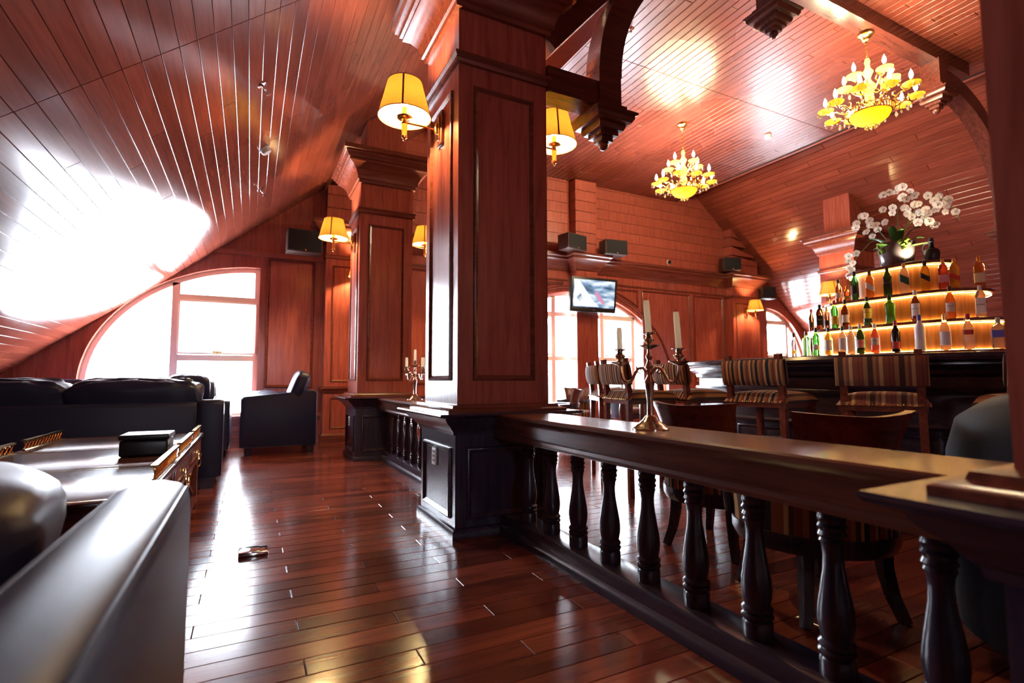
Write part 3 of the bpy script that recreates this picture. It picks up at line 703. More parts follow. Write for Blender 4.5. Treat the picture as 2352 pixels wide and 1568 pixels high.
# ================================================================== lamps on columns and pilasters
def sconce(label, loc, rz, copy=None):
    """wall lamp: local +x points away from the wall"""
    if copy:
        return dup(copy, loc, rz, label)
    t = thing('wall_lamp', label, 'wall lamp', loc, rz, 'brass wall lamps with parchment shades')
    MB().rbox(.0, -.055, -.11, .022, .055, .13, .006, 2).build('backplate', 'mould', t)
    MB().rbox(.022, -.028, -.075, .034, .028, .095, .005, 2).lathe([(.016, 0), (.02, .02), (.02, .05), (.014, .07)], (.036, 0, -.03), 12).build('brass_mount', 'brass', t)
    MB().tube([(.035, 0, 0), (.15, 0, .0), (.27, 0, 0)], .007, 8).build('arm', 'brass', t)
    MB().lathe([(.004, -.135), (.010, -.128), (.006, -.118), (.018, -.112), (.022, -.10), (.020, -.095), (.020, -.015), (.024, -.01), (.016, .0), (.02, .02), (.05, .028), (.055, .036), (.02, .036), (.016, .05), (.016, .12)], (.27, 0, 0), 14).build('stem', 'brass', t)
    MB().lathe([(.002, .10), (.018, .11), (.026, .14), (.022, .17), (.010, .19), (.002, .197)], (.27, 0, 0), 12).build('bulb', 'bulb2', t)
    sh = MB().lathe([(.180, .035), (.117, .285), (.1155, .285), (.1785, .035), (.180, .035)], (.27, 0, 0), 40, cap=False).build('shade', 'shade', t)
    for r, z in ((.1815, .036), (.1185, .284)): MB().tube([(.27+r*math.cos(k*PI/20), r*math.sin(k*PI/20), z) for k in range(40)], .003, 5, True).build('edge_braid', 'shadetrim', sh)
    for k in range(4):
        a = PI/4+k*PI/2+.45
        MB().bar((.27+.1825*math.cos(a), .1825*math.sin(a), .036), (.27+.1195*math.cos(a), .1195*math.sin(a), .284), .012, .002, (math.cos(a), math.sin(a), 0)).build('braid', 'shadetrim', sh, smooth=0)
    MB().bar((.27-.117, 0, .27), (.27+.117, 0, .27), .003, .003).bar((.27, -.117, .27), (.27, .117, .27), .003, .003).build('shade_carrier', 'brass', t, smooth=0)
    return t
s0 = sconce('wall lamp on left face of nearest column, largest shade', (1.166, 3.404, 2.745), PI)
sconce('wall lamp on right side of nearest column, half hidden by it', (1.834, 3.404, 2.80), 0, copy=s0)
sconce('wall lamp on left face of second column', (1.166, 6.819, 2.745), PI, copy=s0)
sconce('wall lamp on right side of second column, peeping past the nearest column', (1.834, 6.819, 2.80), 0, copy=s0)
sconce('wall lamp on the pilaster behind the second column', (1.5, 8.52, 2.56), -PI/2, copy=s0)
sconce('small wall lamp on right pilaster beside the far right window', (10.66, 8.52, 2.56), -PI/2, copy=s0)
sconce('wall lamp behind the left end of the bottle shelves', (10.166, 6.02, 2.55), PI, copy=s0)

# ================================================================== candelabra
def candelabrum(label, loc, rz, arms, sc=1.0, candle_h=.15, clab='', tilt=0, hs=(1, .92, .85, .85, .85)):
    t = thing('candelabrum', label, 'candelabrum', loc, rz, 'brass candelabra on the railings')
    S = lambda prof: [(r*sc, z*sc) for r, z in prof]
    MB().lathe(S([(.085,0),(.085,.006),(.078,.012),(.070,.016),(.066,.022),(.050,.030),(.045,.036),(.034,.044),(.028,.055),(.016,.065),(.015,.08),(.014,.12),(.018,.17),(.023,.21),(.025,.215),(.014,.235),(.010,.245),(.016,.26),(.012,.272),(.020,.285),(.012,.30),(.010,.315),(.017,.33),(.009,.345),(.008,.365),(.014,.372)]), n=20).build('stem', 'silver', t)
    def nozzle(x, y, z):
        return MB().lathe(S([(.004,-.012),(.034,0),(.046,.006),(.047,.010),(.014,.010),(.010,.016),(.021,.026),(.024,.034),(.020,.042),(.012,.050),(.014,.058),(.030,.064),(.031,.067),(.012,.067)]), (x, y, z), 16).build('nozzle', 'silver', t)
    nozzle(0, 0, .372*sc)
    ends = [(0, 0, .372*sc+.066*sc)]
    for a in arms:
        ca, sa = math.cos(a), math.sin(a); P = []
        for r, z in ((.008,.275),(.035,.298),(.06,.295),(.078,.265),(.095,.238),(.12,.232),(.14,.250),(.15,.285),(.152,.315)): P.append((r*.86*sc*ca, r*.86*sc*sa, (z-.02)*sc))
        MB().tube(P, [.008*sc]*3+[.007*sc]*6, 8).tube([(x*sc*ca, x*sc*sa, z*sc) for x, z in ((.06,.29),(.055,.262),(.04,.252),(.032,.262),(.04,.27))], .004*sc, 6).build('arm', 'silver', t)
        nozzle(.131*sc*ca, .131*sc*sa, .298*sc); ends.append((.131*sc*ca, .131*sc*sa, .364*sc))
    Rz = Matrix.Rotation(rz, 3, 'Z')
    for i, e in enumerate(ends):
        h = candle_h*hs[i]; r = .0142*sc*(.93 if i == 2 else 1)
        p = Vector(loc)+Rz @ Vector(e)
        c = thing('candle', clab.format(['middle', 'right', 'left', 'front', 'rear'][i]), 'candle', p, group='cream candles')
        tl = tilt*(1 if i < 2 else .2); m = MB(); ps = [(tl*h*k/6*-1, 0, h*k/6) for k in range(7)]
        m.tube(ps, [r*1.02, r, r*.98, r*1.01, r*.97, r*.98, r*.86], 12).build('wax', 'candle', c)
        MB().tube([(ps[-1][0], 0, h-.002), (ps[-1][0]+.001, 0, h+.012)], .0012, 5).build('wick', 'wick', c)
    return t
ca = math.radians(-38)
candelabrum('tall silvered candelabrum with three candles on the near railing', (1.528, 1.713, .7586), ca, (0, PI), .94, .14, '{} candle of the candelabrum on the near railing', .07, (1, 1.12, .68))
candelabrum('small silvered candelabrum on the far railing between the columns', (1.62, 5.574, .7586), .5, (.1, PI, PI/2, -PI/2), .98, .12, '{} candle of the candelabrum on the far railing')

# ================================================================== television, speakers, fittings
def tv_mat():
    m, N, L, b = newmat('television_picture')
    tc = N.new('ShaderNodeTexCoord'); mp = N.new('ShaderNodeMapping'); mp.inputs['Rotation'].default_value = (0, -.75, 0); mp.inputs['Scale'].default_value = (1.6, 1, 4.2)
    L.new(tc.outputs['Object'], mp.inputs['Vector'])
    n = N.new('ShaderNodeTexNoise'); n.inputs['Scale'].default_value = 1.7; n.inputs['Detail'].default_value = 2.2; L.new(mp.outputs[0], n.inputs['Vector'])
    cr = N.new('ShaderNodeValToRGB'); e = cr.color_ramp.elements; e[0].position = .36; e[0].color = (.05, .09, .16, 1); e[1].position = .62; e[1].color = (.85, .95, 1, 1)
    q = e.new(.48); q.color = (.22, .36, .55, 1)
    L.new(n.outputs['Fac'], cr.inputs[0]); L.new(cr.outputs[0], b.inputs['Emission Color']); b.inputs['Emission Strength'].default_value = .55
    b.inputs['Base Color'].default_value = (.01,.01,.012,1); b.inputs['Roughness'].default_value = .2
    return m
t = thing('television', 'flat black television showing a blue picture, hung before the arched window', 'television', (5.98, 8.27, 2.62), math.radians(-3))
R = Matrix.Rotation(math.radians(7), 3, 'X')
def tb(name, x0, y0, z0, x1, y1, z1, mat, par=t, r=.01):
    m = MB().rbox(x0, y0, z0, x1, y1, z1, r, 2); m.v = [tuple(R @ Vector(v)) for v in m.v]; return m.build(name, mat, par)
tb('cabinet', -.53, -.04, -.33, .53, .05, .35, 'black', r=.015)
sc_ = tb('screen', -.475, -.043, -.235, .475, -.039, .30, tv_mat(), r=.001)
tb('lower_bezel', -.50, -.046, -.315, .50, -.038, -.25, 'black', r=.003)
tb('logo', -.03, -.049, -.288, -.015, -.045, -.272, plain('red_logo', (.5, .03, .08), .4), r=.001)
def text(body, size, mat, parent, loc, rot, name='lettering'):
    c = bpy.data.curves.new(name, 'FONT'); c.body = body; c.size = size; c.align_x = 'CENTER'; c.align_y = 'CENTER'; c.extrude = size*.01
    o = bpy.data.objects.new(name, c); COL.objects.link(o); dg = bpy.context.evaluated_depsgraph_get()
    me = bpy.data.meshes.new_from_object(o.evaluated_get(dg)); bpy.data.objects.remove(o); bpy.data.curves.remove(c)
    me.materials.clear(); me.materials.append(M_[mat] if isinstance(mat, str) else mat)
    return link(name, me, parent, loc=loc, rot=rot)
text('LG', .024, 'plastic', t, tuple(R @ Vector((.015, -.049, -.28))), (PI/2+math.radians(7), 0, 0))
# picture details: bright shapes standing on the flat screen
scr = lambda pts: [tuple(R @ Vector((x, -.0445, z))) for x, z in pts]
def shape(name, pts, col, st):
    q = scr(pts); MB().add(q, [tuple(range(len(q)))]).build(name, plain(name, (.02,.02,.02), .5, emis=col, estr=st), sc_, smooth=0)
shape('screen_shape', [(-.46,-.22),(-.46,.29),(-.36,.29),(-.20,.10),(-.02,-.10),(.12,-.22)], (.80,.92,1), .62)
shape('screen_shape', [(-.40,-.05),(-.31,.03),(-.26,-.06),(-.33,-.13)], (.10,.16,.30), .4)
shape('screen_shape', [(.0,.06),(.06,.09),(.14,.0),(.20,-.06),(.26,-.16),(.21,-.17),(.10,-.08)], (.75,.30,.50), .5)
text('LOLA', .05, plain('screen_letters', (.02,.02,.02), .5, emis=(1,1,1), estr=.8), t, tuple(R @ Vector((.33, -.0455, .265))), (PI/2+math.radians(7), 0, 0))
MB().tube([(0, .05, .0), (0, .16, .03), (0, .24, .05)], .03, 8).box(-.12, .225, -.10, .12, .245, .18).build('wall_bracket', 'black', t, smooth=0)
def speaker(label, loc, rz, w=.46, h=.31, d=.27, tilt=0, mount=None):
    t = thing('loudspeaker', label, 'speaker', loc, rz, 'black wall loudspeakers')
    MB().rbox(-w/2, -d/2, 0, w/2, d/2, h, .008, 2).build('cabinet', M_['spkwood'], t)
    MB().rbox(-w/2+.012, -d/2-.016, .012, w/2-.012, -d/2, h-.012, .01, 2).build('grille', 'cloth', t)
    MB().box(.0, -d/2-.019, .02, .018, -d/2-.015, .036).build('badge', M_['badge'], t, smooth=0)
    if mount: MB().tube([(0, d/2, h*.4), (.0, d/2+mount*.6, h*.3), (0, d/2+mount, h*.3)], .014, 8).box(-.05, d/2+mount-.005, h*.05, .05, d/2+mount+.008, h*.6).build('bracket', 'black', t, smooth=0)
    return t
M_['spkwood'] = plain('speaker_cabinet_brown', (.05, .02, .016), .5)
M_['badge'] = plain('orange_badge', (.7, .25, .06), .5)
speaker('black loudspeaker high on the left gable wall beside the far column', (.67, 8.36, 2.90), .05, .49, .34, .28, mount=.22)
speaker('black loudspeaker on the cornice just right of nearest column, left of television', (5.54, 8.32, 3.482), math.radians(12), .50, .30, .30)
speaker('black loudspeaker above the right corner of the television', (6.52, 8.30, 3.482), math.radians(-8), .50, .30, .28)
speaker('black loudspeaker bracketed over right end of the cornice', (9.98, 8.36, 3.50), math.radians(-25), .42, .30, .26, mount=.2)
speaker('small black loudspeaker on right side of the right pilaster', (11.38, 8.50, 2.95), math.radians(-12), .40, .30, .24, mount=.1)
def sprinkler(label, p, n):
    n = Vector(n).normalized(); p = Vector(p); q = n.to_track_quat('Z', 'Y').to_matrix()
    t = thing('sprinkler', label, 'sprinkler', p)
    for nm, prof in (('flange', [(.001,0),(.042,0),(.040,.008),(.012,.014)]), ('nozzle_body', [(.012,.01),(.010,.04),(.006,.05)]), ('deflector', [(.004,.05),(.004,.075),(.026,.076),(.026,.082),(.002,.083)])):
        m = MB().lathe(prof, n=14); m.v = [tuple(q @ Vector(v)) for v in m.v]; m.build(nm, 'chrome', t)
NL = (.8, 0, -1)
def onslope(x, y, d=0): return (x, y, zl(x)-d)
sprinkler('chrome sprinkler on left ceiling slope, the upper of two', onslope(.015, 4.42), NL)
sprinkler('chrome sprinkler on left ceiling slope, the lower one near the gable wall', onslope(.04, 7.0), NL)
sprinkler('chrome sprinkler on the flat ceiling beside the arched brace', (3.85, 4.50, ZF), (0,0,-1))
def detector(label, p, n):
    n = Vector(n).normalized(); q = n.to_track_quat('Z', 'Y').to_matrix()
    t = thing('smoke_detector', label, 'smoke detector', p)
    for nm, prof in (('mount', [(.001,0),(.058,0),(.058,.012)]), ('housing', [(.05,.012),(.052,.035),(.046,.05),(.001,.054)])):
        m = MB().lathe(prof, n=18); m.v = [tuple(q @ Vector(v)) for v in m.v]; m.build(nm, 'plastic', t)
detector('white smoke detector on the left ceiling slope between the sprinklers', onslope(.055, 5.75), NL)
detector('white smoke detector on the flat ceiling between the chandeliers', (7.65, 5.55, ZF), (0,0,-1))
t = thing('dome_camera', 'small round dome camera on upper gable wall boards', 'camera', (8.42, YW-.02, 3.63))
m = MB().lathe([(.001,0),(.055,0),(.055,.02),(.05,.025)], n=16); m.v = [(v[0], -v[2], v[1]) for v in m.v]; m.build('mount', 'plastic', t)
m = MB().lathe([(.048,.02),(.045,.04),(.03,.06),(.001,.068)], n=16); m.v = [(v[0], -v[2], v[1]) for v in m.v]; m.build('dome', 'black', t)
MB().tube([(0, -.005, -.05), (.01, -.008, -.09), (.03, -.008, -.12)], .006, 6).build('cable', 'plastic', t)
t = thing('floor_box', 'small metal socket box set on the wood floor', 'floor box', (.045, 3.32, 0))
MB().rbox(-.075, -.06, 0, .075, .06, .022, .006, 2).build('body', M_['chrome'], t); MB().rbox(-.072, -.057, .022, .03, .057, .028, .002, 2).build('lid', 'chrome', t)
# ================================================================== round bar with stepped bottle island
BC = (6.05, 3.0)
t = thing('bar_counter', 'round dark wood bar counter behind the striped stools', 'bar', (BC[0], BC[1], 0))
MB().lathe([(1.98,0),(1.98,.14),(1.96,.16),(1.96,.98),(1.99,1.0),(2.0,1.03),(2.03,1.05),(2.06,1.07),(2.06,1.09),(1.70,1.09),(1.70,0)], n=96, cap=False).build('front', 'dark', t)
MB().lathe([(1.60,1.09),(2.17,1.09),(2.19,1.10),(2.20,1.12),(2.19,1.145),(2.17,1.152),(1.62,1.152),(1.60,1.14)]+[(1.60,1.09)], n=128, cap=False).build('counter_top', 'dark', t)
for z, r in ((.62, 2.0), (.88, 1.995)):
    MB().lathe([(1.955,z-.02),(r,z-.02),(r+.012,z),(r,z+.02),(1.955,z+.02)], n=96, cap=False).build('moulding', 'dark', t)
MB().tube([(2.18*math.cos(k*PI/48), 2.18*math.sin(k*PI/48), .22) for k in range(96)], .022, 8, True).build('foot_rail', 'brass', t)
for k in range(40):
    a = k*2*PI/40; c, s_ = math.cos(a), math.sin(a); u = Vector((-s_, c, 0)); n = Vector((c, s_, 0)); wd = 2*1.958*math.sin(PI/40)-.05
    if -.2 < a < 1.2: continue
    MB().pframe(n*1.957-u*wd/2+Vector((0,0,.20)), u*wd, (0,0,.36), n, .03, .016).build('panel_moulding', 'dark', t)

SC = (6.05, 2.95); TIERS = [(.64,.50,1.22,.0), (.52,.42,1.51,1.22), (.42,.33,1.80,1.51), (.30,.18,2.12,1.80)]
def stadium(r, L, n=14):
    return [(r*math.cos(PI*i/n), L+r*math.sin(PI*i/n)) for i in range(n+1)]+[(r*math.cos(PI+PI*i/n), -L+r*math.sin(PI+PI*i/n)) for i in range(n+1)]
t = thing('bottle_shelves', 'stepped illuminated wood shelf island inside the round bar', 'shelf', (SC[0], SC[1], 0))
M_['shelfwood'] = wood('honey_shelf_wood', (.20, .075, .025), (.42, .17, .06), 'z', .3)
for i, (r, L, z, zb) in enumerate(TIERS):
    pr = r-.075 if i else r-.04
    MB().prism(stadium(pr, L), lambda u, v, k: (u, v, zb if k == 0 else z-.03)).build('tier_panel', 'shelfwood' if i else 'darkz', t, smooth=40)
    e = [(r-.012, z-.034), (r, z-.028), (r, z-.006), (r-.008, z)]
    o = stadium(1, 0); m = MB(); k = len(e)
    lay = [stadium(q, L) for q, _ in e]; vs = []; fs = []
    for poly, (_, zz) in zip(lay, e): vs += [(x, y, zz) for x, y in poly]
    n = len(lay[0])
    for j in range(k-1):
        for q in range(n): fs.append((j*n+q, j*n+(q+1) % n, (j+1)*n+(q+1) % n, (j+1)*n+q))
    fs += [tuple(range(n))[::-1], tuple((k-1)*n+q for q in range(n))]
    m.add(vs, fs).build('shelf_board', 'mould', t, smooth=50)
    if i:
        MB().tube([(x, y, z-.045) for x, y in stadium(r-.025, L)], .0035, 5, True).build('light_strip', 'strip', t)
        MB().tube([(x, y, zb+.007) for x, y in stadium(pr+.008, L)], .006, 5, True).build('light_strip', 'strip', t)

# ---- bottles
GL = {'clear': glassmat('clear_glass', (.95,.96,.95)), 'green': glassmat('green_glass', (.10,.55,.06)), 'dkgreen': glassmat('dark_green_glass', (.03,.13,.03)),
      'brown': glassmat('brown_glass', (.22,.07,.02)), 'amber': glassmat('amber_spirit', (.80,.36,.10)), 'yellow': glassmat('yellow_spirit', (.90,.70,.12)),
      'pink': glassmat('pink_liqueur', (.85,.25,.22)), 'black': plain('black_glass', (.012,.010,.012), .12), 'frost': plain('frosted_white_glass', (.75,.78,.84), .35), 'lime': glassmat('lime_glass', (.35,.80,.25))}
LC = {'cream': M_['paper'], 'yellow': plain('yellow_label', (.80,.62,.08), .6), 'black': plain('black_label', (.02,.02,.02), .5), 'red': plain('red_label', (.55,.05,.04), .6),
      'white': plain('white_label', (.85,.84,.80), .6), 'green': plain('green_label', (.03,.10,.05), .5), 'blue': plain('blue_violet_label', (.14,.12,.50), .5), 'pinklab': plain('pink_label', (.75,.35,.38), .6)}
CC = {'black': M_['black'], 'gold': M_['gold'], 'red': plain('red_cap', (.5,.04,.03), .4), 'white': M_['plastic'], 'blue': plain('blue_cap', (.05,.08,.35), .4), 'brown': plain('brown_cap', (.10,.03,.02), .4)}
PROF = {'round': [(.001,0),(.036,.003),(.038,.012),(.038,.165),(.035,.185),(.022,.215),(.0145,.232),(.0135,.275)],
        'wine': [(.001,0),(.035,.003),(.037,.01),(.037,.185),(.033,.205),(.018,.235),(.014,.25),(.0135,.285)],
        'square': [(.001,0),(.037,.003),(.0385,.012),(.0385,.185),(.036,.20),(.024,.228),(.015,.242),(.0145,.265)],
        'squat': [(.001,0),(.045,.003),(.048,.012),(.048,.15),(.042,.175),(.024,.195),(.016,.205),(.016,.235)],
        'tanq': [(.001,0),(.041,.003),(.043,.012),(.037,.09),(.042,.185),(.040,.20),(.020,.215),(.017,.23),(.017,.262)],
        'slim': [(.001,0),(.030,.003),(.031,.01),(.031,.17),(.026,.20),(.014,.225),(.0125,.28)]}
_bc = {}
def bottle(label, p, kind, glass, cap, lab, zl0=.05, zl1=.12, txt=None, sc=1.0, slant=0, tcol='ink'):
    t = thing('bottle', label, 'bottle', p, 0, 'bottles on the bar shelves')
    f = math.atan2(-p[1], -p[0]); t.rotation_euler = (0, 0, f)   # label side (+x) turned to the guests
    pr = [(r*sc, z*sc) for r, z in PROF[kind]]; key = (kind, glass, sc)
    if key not in _bc:
        m = MB().lathe(pr, n=20)
        if kind in ('square', 'squat'):
            q = []
            for x, y, z in m.v:
                a = math.atan2(y, x); k = 1 if z > .19*sc else (abs(math.cos(a))**5+abs(math.sin(a))**5)**(-1/5)*.94; q.append((x*k, y*k, z))
            m.v = q
        _bc[key] = m.mesh('glass', GL[glass])
    link('glass', _bc[key], t)
    zt = pr[-1][1]; kc = (cap, sc, kind)
    if kc not in _bc: _bc[kc] = MB().lathe([(.0005, zt-.03*sc), (.0152*sc, zt-.03*sc), (.016*sc, zt), (.015*sc, zt+.018*sc), (.0005, zt+.02*sc)], n=14).mesh('cap', CC[cap])
    link('cap', _bc[kc], t)
    if lab:
        rb = max(r for r, z in pr if zl0*sc <= z <= .18*sc or True); rb = pr[3][0] if kind != 'tanq' else .0425*sc
        m = MB(); n = 10; vs = []; fs = []; R_ = rb+.0012
        for j in range(2):
            for i in range(n+1):
                a = -.95+1.9*i/n; k = (abs(math.cos(a))**5+abs(math.sin(a))**5)**(-1/5)*.94 if kind in ('square', 'squat') else 1
                z = (zl0, zl1)[j]*sc+slant*math.sin(a)*.03; vs.append((R_*k*math.cos(a), R_*k*math.sin(a), z))
        for i in range(n): fs.append((i, i+1, n+2+i, n+1+i))
        lb = m.add(vs, fs).build('paper_label', LC[lab], t)
        if txt: text(txt, .019*sc if len(txt) < 6 else .0135*sc, tcol, lb, (R_+.0012, 0, (zl0+zl1)/2*sc+.008), (PI/2, 0, PI/2))
    return t
Z0, Z1, Z2, Z3 = [q[2]+.001 for q in TIERS]
up, mid, low = 'on the upper bottle shelf', 'on the middle bottle shelf', 'on the lowest bottle shelf'
def B(z, x, y, *a, **k): bottle(a[0], (x, y-.05, z), *a[1:], **k)
B(Z2, 5.695, 3.414, 'small dark-capped amber bottle by the lit lamp at left end '+up, 'round', 'amber', 'black', 'cream', sc=.85)
B(Z2, 5.685, 3.323, 'short rounded clear bottle second from left '+up, 'squat', 'amber', 'gold', 'yellow', .03, .08, sc=.62)
B(Z2, 5.685, 3.237, 'slim dark green bottle with black label '+up, 'wine', 'dkgreen', 'black', 'black', .06, .15)
B(Z2, 5.685, 3.088, 'square pinkish bottle with slanted white label '+up, 'square', 'amber', 'brown', 'white', .08, .14, slant=-1)
B(Z2, 5.685, 2.922, 'square dark bottle with slanted black label '+up, 'square', 'dkgreen', 'black', 'black', .09, .15, slant=-1, txt='Black Label', tcol='gold')
B(Z2, 5.685, 2.772, 'square clear bottle with slanted dark green label under the pot', 'square', 'clear', 'gold', 'green', .09, .16, slant=-1, sc=1.05)
B(Z2, 5.692, 2.600, 'square yellow bottle with black cap and slanted black label', 'square', 'yellow', 'black', 'black', .10, .15, slant=-1)
B(Z2, 5.740, 2.477, 'pink bottle with pink label near right end '+up, 'square', 'pink', 'gold', 'pinklab', .06, .13)
B(Z2, 5.793, 2.411, 'bright yellow bottle with slanted red label '+up, 'square', 'yellow', 'gold', 'red', .08, .13, slant=-1)
B(Z2, 6.02, 2.315, 'clear bottle with cream label standing alone at far right '+up, 'square', 'amber', 'gold', 'cream', .05, .13, sc=1.1)
B(Z1, 5.80, 3.80, 'slim red-capped brown bottle at left end '+mid, 'slim', 'brown', 'red', 'black', .06, .13, sc=.9)
B(Z1, 5.635, 3.595, 'square black-labelled bottle with black cap near left end '+mid, 'square', 'brown', 'black', 'black', .05, .16, txt='No.7', tcol='paper')
B(Z1, 5.595, 3.495, 'short dark bottle half hidden third from left '+mid, 'slim', 'brown', 'gold', 'black', .05, .12, sc=.8)
B(Z1, 5.585, 3.403, 'green bottle with red cap and yellow label '+mid, 'wine', 'green', 'red', 'yellow', .04, .13, txt='J&B', tcol='red')
B(Z1, 5.585, 3.292, 'brown bottle with white label '+mid, 'round', 'brown', 'black', 'white', .05, .13)
B(Z1, 5.585, 3.072, 'dark green bottle with wide yellow label '+mid, 'round', 'dkgreen', 'black', 'yellow', .07, .17, txt='JAMESON')
B(Z1, 5.585, 2.864, 'bright green embossed waisted bottle '+mid, 'tanq', 'green', 'black', None)
B(Z1, 5.585, 2.644, 'brown bottle with large white label '+mid, 'round', 'brown', 'white', 'white', .05, .165, txt="Ballantine's")
B(Z1, 5.625, 2.391, 'amber bottle with cream label second from right '+mid, 'round', 'amber', 'brown', 'cream', .06, .14, txt='WILD')
B(Z1, 5.753, 2.222, 'square bottle with tall white label at right end '+mid, 'square', 'clear', 'white', 'white', .03, .17, txt='JIM BEAM')
B(Z0, 5.80, 4.03, 'thin pale bottle with yellow label at far left end '+low, 'slim', 'clear', 'black', 'yellow', .05, .09)
B(Z0, 5.49, 3.669, 'pale lime green bottle with red cap '+low, 'tanq', 'lime', 'red', None)
B(Z0, 5.467, 3.544, 'bright green bottle with black cap '+low, 'wine', 'green', 'black', 'white', .06, .12)
B(Z0, 5.465, 3.408, 'yellow bottle with white label '+low, 'round', 'yellow', 'black', 'white', .05, .16)
B(Z0, 5.465, 3.261, 'clear bottle with white label and black cap '+low, 'round', 'clear', 'black', 'white', .05, .17)
B(Z0, 5.468, 3.178, 'plain clear bottle standing half behind a labelled one '+low, 'round', 'clear', 'white', None)
B(Z0, 5.465, 3.087, 'dark green bottle with round pink label '+low, 'wine', 'dkgreen', 'white', 'pinklab', .06, .14, txt='CINZANO', tcol='red')
B(Z0, 5.465, 2.95, 'pink liqueur bottle with small cream label '+low, 'round', 'pink', 'white', 'cream', .08, .15, txt='PARI')
B(Z0, 5.465, 2.767, 'black bottle with red cap and red label '+low, 'wine', 'black', 'red', 'red', .03, .10)
B(Z0, 5.465, 2.567, 'frosted white tall bottle with blue cap '+low, 'wine', 'frost', 'blue', 'white', .04, .10, sc=1.1)
B(Z0, 5.477, 2.382, 'clear bottle with gold cap and red and white label '+low, 'round', 'clear', 'gold', 'white', .04, .15, sc=1.08)
B(Z0, 5.529, 2.235, 'clear bottle with red cap and small dark label '+low, 'round', 'clear', 'red', 'red', .12, .16, sc=1.05)
B(Z0, 5.647, 2.076, 'clear bottle with violet blue label at right end '+low, 'squat', 'clear', 'white', 'blue', .09, .15, sc=1.05)
# black decanter on top
t = thing('decanter', 'black glazed decanter beside the orchid pot on top shelf', 'decanter', (6.0, 2.62, Z3))
MB().lathe([(.001,0),(.050,0),(.058,.02),(.066,.07),(.066,.10),(.055,.125),(.03,.14),(.022,.16),(.020,.20),(.026,.205),(.026,.215),(.018,.22),(.020,.24),(.001,.25)], n=24).build('body', 'black', t)
MB().tube([(.0, .02, .20), (.0, .06, .19), (.0, .075, .15), (.0, .06, .11)], .007, 6).build('handle', 'black', t)

# ---- orchid
t = thing('added_uplight', 'small round light added to brighten the orchids, on the top shelf between pot and decanter', 'added_uplight', (5.90, 2.735, Z3))  # added lamp, lights the orchid flowers from below
MB().lathe([(.001,0),(.028,0),(.028,.012),(.024,.016)], n=16).build('housing', 'gold', t); MB().lathe([(.001,.014),(.023,.0145),(.001,.017)], n=16).build('lens', 'lens', t)
l = bpy.data.lights.new('added_uplight_beam', 'SPOT'); l.energy = 14; l.color = (1, .86, .62); l.spot_size = 2.2; l.shadow_soft_size = .02; l.spot_blend = .5
lo = bpy.data.objects.new('added_uplight_beam', l); COL.objects.link(lo); lo.parent = t; lo.location = (0, 0, .03); lo.rotation_euler = (PI, -.12, 0)
t = thing('flower_pot', 'grey glazed ceramic pot holding the orchids on top shelf', 'pot', (6.0, 2.93, Z3))
MB().lathe([(.001,0),(.11,0),(.135,.03),(.155,.12),(.165,.25),(.162,.262),(.150,.25),(.14,.18),(.001,.17)], n=32).build('pot_body', 'pot', t)
MB().puff((0,0,.20), (.29,.29,.10), .8, 16, .05).build('soil', 'backing', t)
t = thing('orchid', 'white orchid plant with arching flower sprays in the grey pot', 'plant', (6.0, 2.93, Z3+.22))
rr = random.Random(5)
fm = MB()
for k in range(5):
    a = PI/2+k*2*PI/5; w_ = .030 if k in (1, 4) else .019; Lh = .046
    ca, sa = math.cos(a), math.sin(a); pts = []
    for s_, ww, b in ((.05,.15,0),(.35,.9,.006),(.7,1,.010),(1,.35,.004)):
        pts += [(ca*Lh*s_-sa*w_*ww, sa*Lh*s_+ca*w_*ww, b), (ca*Lh*s_+sa*w_*ww, sa*Lh*s_-ca*w_*ww, b)]
    fm.add(pts, [(0,2,3,1),(2,4,5,3),(4,6,7,5)])
fmesh = fm.mesh('flower', M_['petal'], 60)
lm = MB().puff((0,-.004,.008), (.014,.018,.016), .9, 8).mesh('lip', M_['lip'])
FP = [(810,170),(900,150),(970,170),(1060,150),(1150,180),(1190,240),(1090,300),(1120,350),(1180,380),(1300,370),(900,490),(980,450),(850,440),(1090,470),(1150,520),(1250,470),(1330,500),(1480,430),(1560,450),(1530,520),(1680,550),(1600,620),(1700,660),(1790,780),(1650,720),(1750,750),(1540,650),(1200,620),(1300,620),(1400,600),(1250,680),(1350,700),(1450,680),(1300,780),(1400,800),(1480,830),(1530,900),(360,500),(380,590),(480,420),(560,450),(590,530),(620,620),(700,640),(780,600),(560,720),(600,790),(680,700),(330,1010),(260,1050),(240,1120),(280,1160),(220,1230),(250,1270),(300,1340),(240,1370),(330,1400),(320,1440)]
org = Vector((6.0, 2.93, Z3+.22))
# sprays measured on an upright sheet through the plant, 1 unit = 1.06 mm
def spray(u, v): return Vector((0, -(u-960)*.000640, (1000-v)*.000660+.05+ .00003*(u-960)))
for i, (u, v) in enumerate(FP):
    p = spray(u, v)+Vector((rr.uniform(-.07, .05), 0, 0))
    d = Vector((-1, -.55+rr.uniform(-.7, .7), rr.uniform(-.45, .5))).normalized()
    o = link('flower', fmesh, t, loc=p); o.rotation_euler = d.to_track_quat('Z', 'Y').to_euler(); s_ = rr.uniform(.7, .98); o.scale = (s_, s_, s_)
    q = link('lip', lm, o)
for P in ([(950,1000),(990,700),(1000,500),(1060,330),(1150,200),(1000,120),(820,160),(690,190)], [(900,1000),(800,880),(720,730),(640,540),(500,440),(360,520)], [(880,980),(790,860),(690,700),(560,740)],
          [(1000,1000),(1100,800),(1200,600),(1350,500),(1500,440),(1650,540),(1780,760),(1820,900)], [(1000,1000),(1150,760),(1300,640),(1420,760),(1530,930)], [(860,960),(700,870),(560,880),(400,1010),(270,1150),(290,1350),(400,1440)]):
    MB().tube([spray(u, v)+Vector((.012, 0, 0)) for u, v in P], .0035, 6).build('stem', 'stem', t)
